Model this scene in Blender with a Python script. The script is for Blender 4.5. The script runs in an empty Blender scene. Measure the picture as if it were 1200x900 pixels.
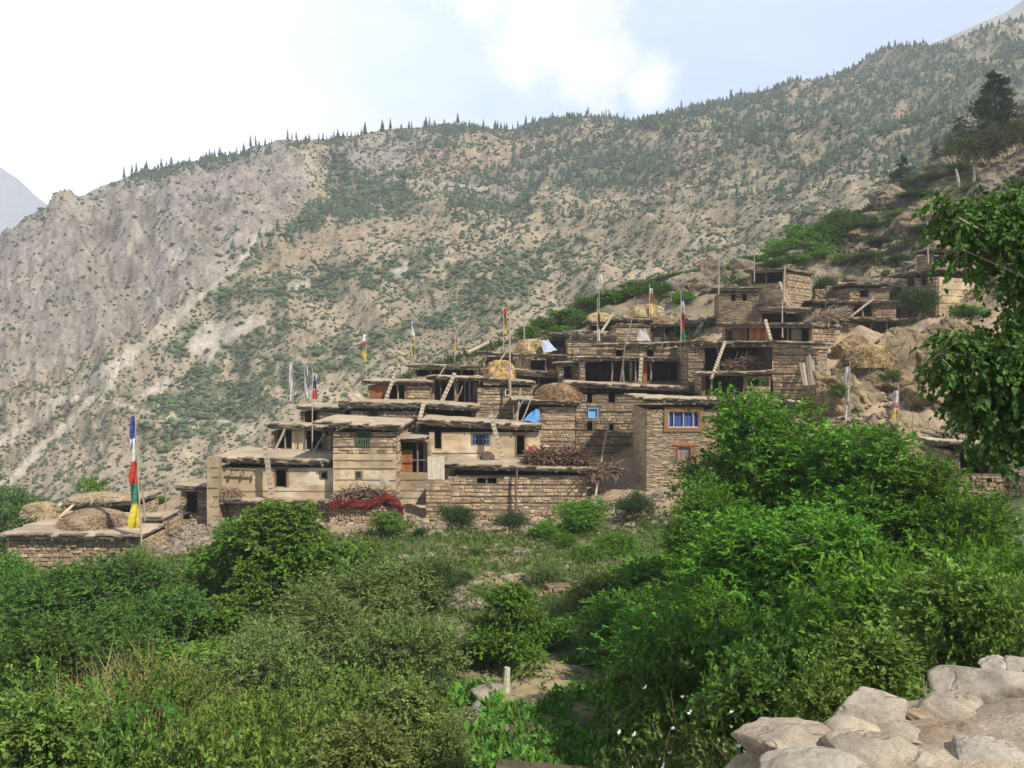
import bpy, math, random
import numpy as np
from mathutils import Vector, Matrix
random.seed(7)
RS = np.random.RandomState(11)
SC = bpy.context.scene
COL = SC.collection
rad = math.radians

# ---------------------------------------------------------------- camera
F = 1150.0                      # focal length in photo pixels (1200 wide)
EYE = np.array([0.0, 0.0, 10.0])
PITCH = math.atan(-30.0 / F)    # the horizon lies 30 px above the centre
cam = bpy.data.cameras.new('camera')
cam.lens = 36.0 * F / 1200.0
cam.clip_start = 0.1
cam.clip_end = 12000
cam_o = bpy.data.objects.new('camera', cam)
cam_o.location = EYE
cam_o.rotation_euler = (math.pi / 2 + PITCH, 0, 0)
COL.objects.link(cam_o)
SC.camera = cam_o

# ---------------------------------------------------------------- sky
SUN_EL, SUN_AZ = rad(46), rad(134)    # azimuth measured clockwise from +Y (view direction)
w = bpy.data.worlds.new('World')
SC.world = w
w.use_nodes = True
nt = w.node_tree
nt.nodes.clear()
N, L = nt.nodes.new, nt.links.new
def nd(tree, typ, **kw):
    n = tree.nodes.new(typ)
    for k, v in kw.items():
        setattr(n, k, v)
    return n
def mth(tree, op, a, b=None, c=None, clamp=False):
    n = tree.nodes.new('ShaderNodeMath')
    n.operation = op
    n.use_clamp = clamp
    for i, v in enumerate((a, b, c)):
        if v is None: continue
        if isinstance(v, (int, float)): n.inputs[i].default_value = v
        else: tree.links.new(v, n.inputs[i])
    return n.outputs[0]
def ramp(tree, fac, stops, interp='LINEAR'):
    n = tree.nodes.new('ShaderNodeValToRGB')
    e = n.color_ramp
    e.interpolation = interp
    while len(e.elements) < len(stops): e.elements.new(0.5)
    for el, (p, c) in zip(e.elements, stops):
        el.position = p
        el.color = (c, c, c, 1) if isinstance(c, (int, float)) else (*c, 1)
    tree.links.new(fac, n.inputs[0])
    return n.outputs[0]
def mixc(tree, fac, a, b, blend='MIX'):
    n = tree.nodes.new('ShaderNodeMix')
    n.data_type = 'RGBA'
    n.blend_type = blend
    for s, v in ((n.inputs[0], fac), (n.inputs[6], a), (n.inputs[7], b)):
        if isinstance(v, (int, float)): s.default_value = v
        elif isinstance(v, tuple): s.default_value = (*v, 1) if len(v) == 3 else v
        else: tree.links.new(v, s)
    return n.outputs[2]
def noise(tree, vec, scale, detail=4, rough=0.55, dist=0.0, out=0):
    n = tree.nodes.new('ShaderNodeTexNoise')
    n.inputs['Scale'].default_value = scale
    n.inputs['Detail'].default_value = detail
    n.inputs['Roughness'].default_value = rough
    n.inputs['Distortion'].default_value = dist
    if vec is not None: tree.links.new(vec, n.inputs['Vector'])
    return n.outputs[out]

sky = nd(nt, 'ShaderNodeTexSky', sky_type='NISHITA', sun_disc=False)
sky.sun_elevation = SUN_EL
sky.sun_rotation = SUN_AZ
sky.altitude = 2800
sky.air_density = 1.0
sky.dust_density = 1.6
SKY_STRENGTH = 0.07
gen = N('ShaderNodeTexCoord').outputs['Generated']
sep = N('ShaderNodeSeparateXYZ'); L(gen, sep.inputs[0])
X, Y, Z = sep.outputs
# layered cloud sheet: noise on a plane high above the valley
zz = mth(nt, 'ADD', mth(nt, 'MAXIMUM', Z, 0.0), 0.22)
cx = mth(nt, 'DIVIDE', X, zz); cy = mth(nt, 'DIVIDE', Y, zz)
cmb = N('ShaderNodeCombineXYZ'); L(cx, cmb.inputs[0]); L(cy, cmb.inputs[1])
n1 = noise(nt, cmb.outputs[0], 0.55, 6, 0.55, 0.4)
wisp = nd(nt, 'ShaderNodeMapping'); wisp.inputs['Scale'].default_value = (0.5, 1.6, 1); wisp.inputs['Rotation'].default_value = (0, 0, 0.5)
L(cmb.outputs[0], wisp.inputs[0])
n2 = noise(nt, wisp.outputs[0], 1.5, 5, 0.6, 0.6)
bank = mth(nt, 'ADD', mth(nt, 'MULTIPLY', X, -2.6), mth(nt, 'MULTIPLY', mth(nt, 'SUBTRACT', n1, 0.5), 2.2))
bank = mth(nt, 'ADD', bank, 0.30)
bank = mth(nt, 'SUBTRACT', bank, mth(nt, 'MULTIPLY', mth(nt, 'MAXIMUM', mth(nt, 'SUBTRACT', Z, 0.36), 0.0), 4.0))
bank = mth(nt, 'SUBTRACT', bank, mth(nt, 'MULTIPLY', mth(nt, 'MAXIMUM', mth(nt, 'MULTIPLY', Y, -1.0), 0.0), 1.2))
bankf = ramp(nt, bank, [(0.0, 0.0), (1.0, 1.0)], 'EASE')
wispf = mth(nt, 'MULTIPLY', ramp(nt, n2, [(0.45, 0.0), (0.8, 1.0)]), 0.28)
cover = mth(nt, 'MAXIMUM', bankf, wispf)
# a few separate cumulus puffs
def puff(px, py, r, edge):
    u, v = (px - 600) / F, (420 - py) / F
    d = Vector((u, 1, v)).normalized()
    sc = N('ShaderNodeVectorMath'); sc.operation = 'DISTANCE'
    wob = noise(nt, gen, 22, 6, 0.68, 0.0, 1)
    wv = N('ShaderNodeVectorMath'); wv.operation = 'MULTIPLY_ADD'
    L(wob, wv.inputs[0]); wv.inputs[1].default_value = (edge,) * 3; wv.inputs[2].default_value = (-edge * .5,) * 3
    av = N('ShaderNodeVectorMath'); av.operation = 'ADD'; L(gen, av.inputs[0]); L(wv.outputs[0], av.inputs[1])
    L(av.outputs[0], sc.inputs[0]); sc.inputs[1].default_value = d
    return ramp(nt, mth(nt, 'DIVIDE', sc.outputs['Value'], r), [(0.1, 1.0), (1.0, 0.0)], 'EASE')
for a in ((640, 20, .11, .12), (690, 78, .07, .09), (610, 60, .06, .09), (760, 100, .042, .075), (560, -20, .08, .1)):
    cover = mth(nt, 'MAXIMUM', cover, puff(*a))
CLOUD = (14.0, 14.0, 14.1)
hazeb = mixc(nt, ramp(nt, Z, [(0.0, 0.62), (0.34, 0.58), (0.7, 0.1)]), sky.outputs[0], (5.7, 8.2, 12.4))
skyc = mixc(nt, cover, hazeb, CLOUD)
bg = N('ShaderNodeBackground'); L(skyc, bg.inputs[0]); bg.inputs[1].default_value = SKY_STRENGTH
L(bg.outputs[0], N('ShaderNodeOutputWorld').inputs[0])

# ---------------------------------------------------------------- sun
sun = bpy.data.lights.new('sun', 'SUN')
sun.energy = 5.0
sun.angle = rad(0.6)
sun.color = (1.0, 0.93, 0.82)
sun_o = bpy.data.objects.new('sun', sun)
sd = Vector((math.sin(SUN_AZ) * math.cos(SUN_EL), math.cos(SUN_AZ) * math.cos(SUN_EL), math.sin(SUN_EL)))
sun_o.rotation_euler = sd.to_track_quat('Z', 'Y').to_euler()
sun_o.location = (30, -30, 60)
COL.objects.link(sun_o)

vs = SC.view_settings
vs.view_transform = 'Standard'
vs.look = 'None'
vs.exposure = 0.52
vs.gamma = 1.0
SC.cycles.max_bounces = 6
SC.cycles.transparent_max_bounces = 6
SC.cycles.volume_bounces = 1
SC.cycles.use_denoising = True

# ---------------------------------------------------------------- helpers
CP, SP = math.cos(PITCH), math.sin(PITCH)
def ray(px, py):
    u, v = (px - 600.0) / F, (450.0 - py) / F
    d = np.array([u, CP - v * SP, SP + v * CP])
    return d / d[1]
def P(px, py, D):
    return EYE + ray(px, py) * D
def proj(p):
    p = np.asarray(p, float) - EYE
    x, y, z = p[..., 0], p[..., 1], p[..., 2]
    dep = y * CP + z * SP
    up = -y * SP + z * CP
    return 600 + F * x / dep, 450 - F * up / dep

def vnoise(x, y, seed=0):
    xi = np.floor(x).astype(np.int64); yi = np.floor(y).astype(np.int64)
    fx = x - xi; fy = y - yi
    fx = fx * fx * fx * (fx * (fx * 6 - 15) + 10); fy = fy * fy * fy * (fy * (fy * 6 - 15) + 10)
    def h(a, b):
        k = (a * 374761393 + b * 668265263 + seed * 974634777) & 0xffffffff
        k = ((k ^ (k >> 13)) * 1274126177) & 0xffffffff
        k = ((k ^ (k >> 16)) * 2246822519) & 0xffffffff
        return ((k ^ (k >> 15)) & 0xffffff) / float(0xffffff)
    a = h(xi, yi) * (1 - fx) + h(xi + 1, yi) * fx
    b = h(xi, yi + 1) * (1 - fx) + h(xi + 1, yi + 1) * fx
    return a * (1 - fy) + b * fy
def fbm(x, y, oct=5, seed=0, gain=0.5):
    s = 0; a = 1; t = 0
    for o in range(oct):
        s = s + a * (vnoise(x, y, seed + o * 17) * 2 - 1); t += a; a *= gain
        x = x * 2.03 + 5.1; y = y * 2.03 + 3.7
    return s / t
def ridged(x, y, oct=5, seed=0, gain=0.5):
    s = 0; a = 1; t = 0
    for o in range(oct):
        s = s + a * (1 - np.abs(vnoise(x, y, seed + o * 31) * 2 - 1)); t += a; a *= gain
        x = x * 2.05 + 1.3; y = y * 2.05 + 9.2
    return s / t
def sstep(a, b, x):
    t = np.clip((x - a) / (b - a), 0, 1)
    return t * t * (3 - 2 * t)

def mesh_from(name, V, Fq, mat, cols=None, smooth=False, parent=None, matidx=None, loc=None, link=True):
    """V (n,3), Fq list/array of polygons (array of quads or tris, or list of them); cols per face."""
    me = bpy.data.meshes.new(name)
    V = np.asarray(V, dtype=np.float64)
    if loc is not None: V = V - np.asarray(loc)
    blocks = Fq if isinstance(Fq, list) else [Fq]
    blocks = [np.asarray(b, dtype=np.int32) for b in blocks if len(b)]
    me.vertices.add(len(V)); me.vertices.foreach_set('co', V.astype(np.float32).ravel())
    tot = np.concatenate([np.full(len(b), b.shape[1], np.int32) for b in blocks])
    flat = np.concatenate([b.ravel() for b in blocks])
    me.loops.add(len(flat)); me.polygons.add(len(tot))
    me.loops.foreach_set('vertex_index', flat)
    me.polygons.foreach_set('loop_start', np.concatenate([[0], np.cumsum(tot)[:-1]]).astype(np.int32))
    me.polygons.foreach_set('loop_total', tot)
    if matidx is not None: me.polygons.foreach_set('material_index', np.asarray(matidx, np.int32))
    me.polygons.foreach_set('use_smooth', np.full(len(tot), bool(smooth)))
    me.update(calc_edges=True)
    if cols is not None:
        cols = np.asarray(cols, np.float32)
        if cols.shape[1] == 3: cols = np.concatenate([cols, np.ones((len(cols), 1), np.float32)], 1)
        dom = 'FACE' if len(cols) == len(tot) and len(cols) != len(V) else 'POINT'
        at = me.attributes.new('tint', 'FLOAT_COLOR', dom)
        at.data.foreach_set('color', cols.ravel())
    for m in (mat if isinstance(mat, (list, tuple)) else [mat]): me.materials.append(m)
    me.validate()
    o = bpy.data.objects.new(name, me)
    if loc is not None and parent is None: o.location = loc
    if parent is not None: o.parent = parent
    if link: COL.objects.link(o)
    return o

def tag(o, label=None, cat=None, group=None, kind=None):
    if label: o['label'] = label
    if cat: o['category'] = cat
    if group: o['group'] = group
    if kind: o['kind'] = kind
    return o
def empty(name, loc, label, cat, group=None):
    o = bpy.data.objects.new(name, None)
    o.empty_display_size = 0.3
    o.location = loc
    COL.objects.link(o)
    return tag(o, label, cat, group)
def copy_tree(o, parent=None):
    c = o.copy(); COL.objects.link(c)
    if parent is not None: c.parent = parent
    for ch in list(o.children): copy_tree(ch, c)
    return c

BOXF = np.array([[0, 3, 2, 1], [4, 5, 6, 7], [0, 1, 5, 4], [1, 2, 6, 5], [2, 3, 7, 6], [3, 0, 4, 7]])
class MB:
    """collects boxes / tubes into one mesh with a colour per face"""
    def __init__(s): s.V = []; s.Q = []; s.T = []; s.cq = []; s.ct = []; s.n = 0
    def add(s, V, Q=None, T=None, col=(1, 1, 1)):
        V = np.asarray(V, float); s.V.append(V)
        if Q is not None and len(Q):
            Q = np.asarray(Q); s.Q.append(Q + s.n)
            c = np.asarray(col, float); s.cq.append(np.tile(c, (len(Q), 1)) if c.ndim == 1 else c)
        if T is not None and len(T):
            T = np.asarray(T); s.T.append(T + s.n)
            c = np.asarray(col, float); s.ct.append(np.tile(c, (len(T), 1)) if c.ndim == 1 else c)
        s.n += len(V)
    def box(s, o, a, b, c, col=(1, 1, 1), jit=0.0):
        """o corner, a,b,c edge vectors"""
        o, a, b, c = (np.asarray(k, float) for k in (o, a, b, c))
        V = np.array([o, o + a, o + a + b, o + b, o + c, o + a + c, o + a + b + c, o + b + c])
        if jit: V = V + RS.uniform(-jit, jit, V.shape)
        s.add(V, BOXF, None, col)
    def tube(s, pts, r0, r1=None, n=6, col=(1, 1, 1), cap=True, wob=0.0):
        pts = np.asarray(pts, float); m = len(pts)
        r1 = r0 if r1 is None else r1
        d = np.gradient(pts, axis=0) if m > 2 else np.tile(pts[-1] - pts[0], (m, 1))
        d = d / (np.linalg.norm(d, axis=1)[:, None] + 1e-9)
        ref = np.array([0.31, 0.17, 0.93]) if abs(d[0][2]) < 0.9 else np.array([1.0, 0.1, 0.0])
        u = np.cross(d, ref); u /= np.linalg.norm(u, axis=1)[:, None]; v = np.cross(d, u)
        rr = np.linspace(r0, r1, m)
        th = np.linspace(0, 2 * np.pi, n, endpoint=False)
        ring = (np.cos(th)[None, :, None] * u[:, None, :] + np.sin(th)[None, :, None] * v[:, None, :])
        R = rr[:, None] * (1 + (RS.uniform(-wob, wob, (m, n)) if wob else 0))
        V = (pts[:, None, :] + ring * R[:, :, None]).reshape(-1, 3)
        Q = [[i * n + j, i * n + (j + 1) % n, (i + 1) * n + (j + 1) % n, (i + 1) * n + j] for i in range(m - 1) for j in range(n)]
        if cap:
            V = np.vstack([V, pts[0], pts[-1]])
            T = [[(j + 1) % n, j, m * n] for j in range(n)] + [[(m - 1) * n + j, (m - 1) * n + (j + 1) % n, m * n + 1] for j in range(n)]
        else: T = None
        s.add(V, Q, T, col)
    def build(s, name, mat, parent=None, loc=None, smooth=False):
        V = np.vstack(s.V)
        bl, cl = [], []
        if s.Q: bl.append(np.vstack(s.Q)); cl.append(np.vstack(s.cq))
        if s.T: bl.append(np.vstack(s.T)); cl.append(np.vstack(s.ct))
        base = None
        if parent is not None: base = np.array(WORLD_OF(parent))
        elif loc is not None: base = np.asarray(loc)
        return mesh_from(name, V, bl, mat, np.vstack(cl), smooth, parent, loc=base)
def WORLD_OF(o):
    t = Vector((0, 0, 0))
    while o is not None:
        t = t + o.location; o = o.parent
    return t

# ---------------------------------------------------------------- materials
def material(name):
    m = bpy.data.materials.new(name); m.use_nodes = True
    t = m.node_tree; b = t.nodes['Principled BSDF']
    b.inputs['Roughness'].default_value = 0.9
    b.inputs['Specular IOR Level'].default_value = 0.25
    return m, t, b
def tint_mat(name, amount=0.35, scale=3.0, bump=0.3, bscale=14.0, rough=0.9, stain=None):
    """the colour of each face times a fine procedural mottling, with bump"""
    m, t, b = material(name)
    at = nd(t, 'ShaderNodeAttribute', attribute_name='tint')
    tc = t.nodes.new('ShaderNodeTexCoord').outputs['Object']
    n = noise(t, tc, scale, 6, 0.65)
    k = ramp(t, n, [(0.25, 1 - amount), (0.75, 1 + amount)])
    c = mixc(t, 1.0, at.outputs['Color'], k, 'MULTIPLY')
    if stain:
        n3 = noise(t, tc, stain[0], 4, 0.6, 0.5)
        c = mixc(t, mth(t, 'MULTIPLY', ramp(t, n3, [(0.5, 0.0), (0.7, 1.0)]), stain[1]), c, stain[2])
    t.links.new(c, b.inputs['Base Color'])
    b.inputs['Roughness'].default_value = rough
    if bump:
        bp = t.nodes.new('ShaderNodeBump'); bp.inputs['Strength'].default_value = bump; bp.inputs['Distance'].default_value = 0.05
        t.links.new(noise(t, tc, bscale, 5, 0.7), bp.inputs['Height']); t.links.new(bp.outputs[0], b.inputs['Normal'])
    return m
def wood_mat(name):
    m, t, b = material(name)
    at = nd(t, 'ShaderNodeAttribute', attribute_name='tint')
    tc = t.nodes.new('ShaderNodeTexCoord').outputs['Object']
    n = noise(t, tc, 9.0, 6, 0.7, 0.3)
    k = ramp(t, n, [(0.25, 0.6), (0.75, 1.4)])
    t.links.new(mixc(t, 1.0, at.outputs['Color'], k, 'MULTIPLY'), b.inputs['Base Color'])
    b.inputs['Roughness'].default_value = 0.8
    return m
def leaf_mat(name, trans=0.22):
    m, t, b = material(name)
    at = nd(t, 'ShaderNodeAttribute', attribute_name='tint')
    oi = t.nodes.new('ShaderNodeObjectInfo')
    hs = t.nodes.new('ShaderNodeHueSaturation')
    t.links.new(at.outputs['Color'], hs.inputs['Color'])
    t.links.new(mth(t, 'MULTIPLY_ADD', oi.outputs['Random'], 0.03, 0.485), hs.inputs['Hue'])
    t.links.new(mth(t, 'MULTIPLY_ADD', oi.outputs['Random'], 0.35, 0.85), hs.inputs['Value'])
    t.links.new(hs.outputs[0], b.inputs['Base Color'])
    b.inputs['Roughness'].default_value = 0.6
    b.inputs['Specular IOR Level'].default_value = 0.12
    tr = t.nodes.new('ShaderNodeBsdfTranslucent')
    t.links.new(mixc(t, 1.0, hs.outputs[0], (1.3, 1.5, 0.5), 'MULTIPLY'), tr.inputs[0])
    mx = t.nodes.new('ShaderNodeMixShader'); mx.inputs[0].default_value = trans
    t.links.new(b.outputs[0], mx.inputs[1]); t.links.new(tr.outputs[0], mx.inputs[2])
    t.links.new(mx.outputs[0], t.nodes['Material Output'].inputs[0])
    return m
M = {}
M['stone'] = tint_mat('stone_masonry', 0.35, 2.2, 0.35, 16, 0.92, (.55, .5, (.17, .125, .085)))
M['mud'] = tint_mat('mud_plaster', 0.22, 1.3, 0.3, 6, 0.95, (0.9, 0.45, (0.30, 0.22, 0.15)))
M['roof'] = tint_mat('roof_earth', 0.3, 1.5, 0.5, 9, 0.97, (0.7, 0.5, (0.24, 0.19, 0.14)))
def rock_mat(name, amount, scale, crack, stains, bdist, cdark=.55):
    m, t, b = material(name)
    at = nd(t, 'ShaderNodeAttribute', attribute_name='tint')
    tc = t.nodes.new('ShaderNodeTexCoord').outputs['Object']
    n1 = noise(t, tc, scale, 8, 0.72)
    c = mixc(t, 1.0, at.outputs['Color'], ramp(t, n1, [(0.28, 1 - amount), (0.72, 1 + amount)]), 'MULTIPLY')
    for sc_, th_, colr, k in stains:
        c = mixc(t, mth(t, 'MULTIPLY', ramp(t, noise(t, tc, sc_, 5, .65, .6), [(th_, 0.0), (th_ + .14, 1.0)]), k), c, colr)
    wv = t.nodes.new('ShaderNodeVectorMath'); wv.operation = 'MULTIPLY_ADD'
    t.links.new(noise(t, tc, crack * 1.3, 4, .6, 0, 1), wv.inputs[0]); wv.inputs[1].default_value = (.9 / crack,) * 3; t.links.new(tc, wv.inputs[2])
    vo = nd(t, 'ShaderNodeTexVoronoi', feature='DISTANCE_TO_EDGE'); vo.inputs['Scale'].default_value = crack; t.links.new(wv.outputs[0], vo.inputs['Vector'])
    edge = ramp(t, vo.outputs['Distance'], [(0.0, 0.0), (.045, 1.0)])
    c = mixc(t, mth(t, 'MULTIPLY', mth(t, 'SUBTRACT', 1.0, edge), cdark), c, (.06, .046, .034))
    t.links.new(c, b.inputs['Base Color'])
    hgt = mth(t, 'ADD', mth(t, 'MULTIPLY', edge, .8), mth(t, 'MULTIPLY', noise(t, tc, scale * 4, 8, .75), 1.2))
    bp = t.nodes.new('ShaderNodeBump'); bp.inputs['Strength'].default_value = 1.0; bp.inputs['Distance'].default_value = bdist
    t.links.new(hgt, bp.inputs['Height']); t.links.new(bp.outputs[0], b.inputs['Normal'])
    b.inputs['Roughness'].default_value = .92
    return m
M['rock'] = rock_mat('rock', .45, 2.2, .75, ((1.3, .52, (.15, .12, .09), .6), (.8, .55, (.30, .21, .10), .45)), .12, .3)
M['path_rock'] = rock_mat('path_stone', .3, 7, 2.2, ((5, .56, (.32, .22, .12), .45), (16, .60, (.12, .105, .085), .6), (3, .5, (.27, .215, .16), .5)), .025, .16)
M['straw'] = tint_mat('straw', 0.4, 7, 0.6, 30, 0.95)
M['wood'] = wood_mat('weathered_wood')
M['cloth'] = tint_mat('cloth', 0.12, 5, 0.0, 1, 0.8)
M['foliage'] = leaf_mat('foliage')
M['needles'] = leaf_mat('needles', 0.1)
M['far_foliage'] = tint_mat('far_foliage', 0.4, 0.6, 0.0, 1, 0.95)
# ================================================================ GROUND
# control points of the land: (x, y, z) relative to the eye
gp = []
def G(px, py, D): gp.append(P(px, py, D) - EYE)
def GX(x, y, z): gp.append(np.array([x, y, z], float))
# path the viewer stands on and its edge
for a in ((0, 0, -1.62), (-3, -6, -1.7), (3, -4, -1.5), (1.5, 3.7, -1.62), (1.05, 3.8, -1.6), (2.0, 4.15, -1.6), (2.5, 4.5, -1.58), (1.9, 3.2, -1.62), (3.3, 4.5, -1.58), (3.2, 5.0, -1.56), (4.2, 5.5, -1.53), (.7, 3.3, -1.62), (2.9, 4.7, -1.6), (5.2, 6.2, -1.5), (8.5, 8.0, -1.3), (6, 1, -1.4), (12, 6, -.6), (16, 14, -.3), (-8, -10, -2), (12, -10, 1),
          (-12, -3, -3.2), (-2.2, 2.6, -2.6)): GX(*a)
# drop beyond the edge
for a in ((-8, 8, -7.6), (0, 9, -7.2), (0, 14, -8.6), (-14, 8, -8), (.35, 4.8, -3.5), (2.3, 6.2, -3.5), (.92, 3.98, -1.74), (1.5, 4.42, -1.74), (2.2, 4.9, -1.74), (3.0, 5.4, -1.72), (5.0, 7.9, -3.2), (2.8, 7.4, -4.0), (-1, 5.5, -4.8), (8, 13, -4.8), (4.2, 10, -4.7), (14, 20, -5.0), (20, 26, -4.6), (26, 18, 0), (-25, 5, -9)): GX(*a)
# field
for a in ((-6, 16, -9.2), (0, 22, -9.25), (4, 22, -9.2), (8, 24, -8.9), (-10, 26, -9.6), (0, 30, -9.2), (8, 34, -8.9), (0, 40, -9.2), (10, 44, -8.8), (-10, 36, -9.6), (-20, 30, -10.6), (-24, 46, -11.4), (-32, 36, -12.2), (-14, 48, -9.9), (0, 50, -9.2), (-6, 52, -9.3),
          (17, 42, -7.8), (22, 34, -6.4)): GX(*a)
# foot of the village and terraces behind
for a in ((600, 608, 57), (520, 612, 57), (440, 612, 57), (380, 618, 56), (310, 612, 57.5), (250, 610, 57), (215, 640, 54), (190, 625, 58), (700, 600, 57), (760, 596, 56), (830, 590, 55), (900, 560, 54),
          (230, 585, 64), (160, 615, 66), (60, 640, 62), (20, 650, 70), (0, 690, 50),
          (320, 560, 67), (420, 545, 65), (330, 520, 72), (430, 510, 72), (560, 548, 66), (640, 545, 65), (500, 490, 74), (580, 480, 76), (700, 530, 67), (700, 470, 73),
          (790, 530, 62), (800, 480, 70), (880, 478, 67), (940, 470, 66), (870, 420, 76), (965, 436, 71), (985, 425, 73), (600, 440, 80), (520, 448, 80), (680, 410, 84), (760, 410, 84), (850, 385, 82), (920, 372, 83),
          (1000, 410, 75), (1030, 402, 78), (1030, 380, 87), (1010, 440, 68), (960, 470, 65), (1060, 388, 80), (1130, 378, 80), (1180, 360, 80), (1060, 430, 70), (1110, 430, 68), (1000, 500, 61), (1060, 510, 60), (1100, 530, 56), (1060, 560, 50), (1150, 555, 50), (1200, 560, 46), (1190, 600, 38), (1260, 560, 40)): G(*a)
# hill crest behind the village
CREST = [(60, 640, 84), (150, 612, 82), (240, 572, 80), (330, 515, 84), (400, 484, 88), (500, 436, 92), (570, 408, 95), (640, 382, 98), (700, 360, 101), (760, 340, 104), (850, 324, 108), (930, 290, 113), (1040, 226, 121), (1130, 178, 126), (1200, 140, 131), (1300, 90, 136), (1450, 20, 140)]
for px, py, D in CREST:
    G(px, py, D)
    c = P(px, py, D) - EYE
    GX(c[0] * 1.25, c[1] + 26, c[2] - 7 - max(0, c[2]) * .2)
for a in ((980, 340, 95), (1050, 300, 97), (1100, 262, 100), (1180, 300, 90), (1180, 205, 114), (900, 330, 96), (1260, 220, 105), (1000, 300, 105)): G(*a)
for a in ((-110, 60, -26), (-70, 90, -25), (-40, 130, -27), (0, 165, -22), (-110, 150, -36), (60, 190, -5), (130, 190, 30), (-40, 230, -38), (40, 250, -14), (-130, 260, -42), (140, 260, 25), (-60, 20, -15), (-60, -10, -14), (60, 0, 12), (60, 40, 14), (90, 80, 33), (60, 70, 13)): GX(*a)
gp = np.array(gp)
KS = 0.02
def _phi(r): return r
_A = _phi(np.linalg.norm(gp[:, None, :2] - gp[None, :, :2], axis=2)) - 0.06 * np.eye(len(gp))
_B = np.c_[np.ones(len(gp)), gp[:, :2]]
_S = np.zeros((len(gp) + 3,) * 2); _S[:len(gp), :len(gp)] = _A; _S[:len(gp), len(gp):] = _B; _S[len(gp):, :len(gp)] = _B.T
_W = np.linalg.solve(_S, np.r_[gp[:, 2], 0, 0, 0])
def ground_z0(x, y):
    x = np.asarray(x, float).ravel(); y = np.asarray(y, float).ravel()
    out = np.empty(len(x))
    for i in range(0, len(x), 20000):
        a = np.c_[x[i:i + 20000], y[i:i + 20000]]
        r = _phi(np.linalg.norm(a[:, None] - gp[None, :, :2], axis=2))
        out[i:i + 20000] = r @ _W[:-3] + _W[-3] + a @ _W[-2:]
    return out + EYE[2]
def ground_z(x, y):
    x = np.atleast_1d(np.asarray(x, float)).ravel(); y = np.atleast_1d(np.asarray(y, float)).ravel()
    z = ground_z0(x, y)
    far = sstep(6, 14, np.hypot(x, y))
    z = z + far * (fbm(x * .35, y * .35, 4, 3) * .35)
    px, py = proj(np.c_[x, y, z])
    # craggy hillside right of and above the houses
    hill = sstep(78, 92, y) * sstep(-10, 25, x) + sstep(960, 1010, px) * sstep(54, 60, y) * (1 - sstep(78, 84, y))
    z = z + np.clip(hill, 0, 1) * ((ridged(x * .16, y * .16, 5, 9) - .62) * 3.4)
    return z
def gz(x, y): return float(ground_z(x, y)[0])

def axis_steps(parts):
    out = [parts[0][0]]
    for a, b, s in parts:
        n = max(1, int(round((b - a) / s))); out += list(np.linspace(a, b, n + 1)[1:])
    return np.array(out)
gx = axis_steps([(-140, -50, 3), (-50, -20, .8), (-20, 36, .34), (36, 70, .7), (70, 160, 3)])
gy = axis_steps([(-14, 2, 1), (2, 12, .3), (12, 64, .42), (64, 134, .5), (134, 262, 4)])
GXX, GYY = np.meshgrid(gx, gy)
gzv = ground_z(GXX, GYY)
Vg = np.c_[GXX.ravel(), GYY.ravel(), gzv]
nx, ny = len(gx), len(gy)
ii, jj = np.meshgrid(np.arange(nx - 1), np.arange(ny - 1))
k = (jj * nx + ii).ravel()
Fg = np.c_[k, k + 1, k + nx + 1, k + nx]
# what grows where: soil, grass or bare rock (vertex mask)
px, py = proj(Vg)
x, y, z = Vg.T
slope = np.hypot(*np.gradient(gzv.reshape(ny, nx), gy, gx)).ravel()
nz = fbm(x * .22, y * .22, 5, 21)
nz2 = fbm(x * .9, y * .9, 4, 22)
grass = sstep(-.25, .25, nz + .3 * nz2 + .30) * (1 - sstep(51, 56, y)) * sstep(7, 12, y)
grass = np.maximum(grass, sstep(.1, .45, nz + .35 * nz2 + .02) * sstep(83, 92, y) * .7)
hillm = sstep(80, 90, y) * sstep(-15, 10, x)
bare = ((px > 545) & (px < 735) & (y < 31) & (y > 18)) * sstep(-.2, .25, nz2 + .5 * nz + .12) + sstep(.1, .45, nz + nz2 * .5) * (y < 52) * (y > 42) * (px > 480) * (px < 760)
grass = grass * (1 - np.clip(bare, 0, 1) * .85)
rockm = sstep(.7, 1.3, slope) * (y > 54)
soil = np.array([.30, .225, .145]); green = np.array([.065, .10, .026]); rk = np.array([.25, .20, .15]); pathc = np.array([.34, .275, .20]); dark = np.array([.24, .17, .115])
c = soil * (1 + .25 * nz2)[:, None]
c = c * (1 - (.4 * sstep(0, .4, nz))[:, None]) + dark * (.4 * sstep(0, .4, nz))[:, None]
c = c * (1 - rockm[:, None]) + rk * (1 + .4 * nz2)[:, None] * rockm[:, None]
c = c * (1 - hillm[:, None] * .75) + np.array([.17, .135, .095]) * (1 + .5 * nz2)[:, None] * hillm[:, None] * .75
c = c * (1 - grass[:, None]) + green * (1 + .5 * nz2)[:, None] * grass[:, None]
onp = (1 - sstep(6, 9, y)) * sstep(-2.4, -1.9, z - EYE[2])
c = c * (1 - onp[:, None]) + pathc * (1 + .2 * nz2)[:, None] * onp[:, None]
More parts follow.
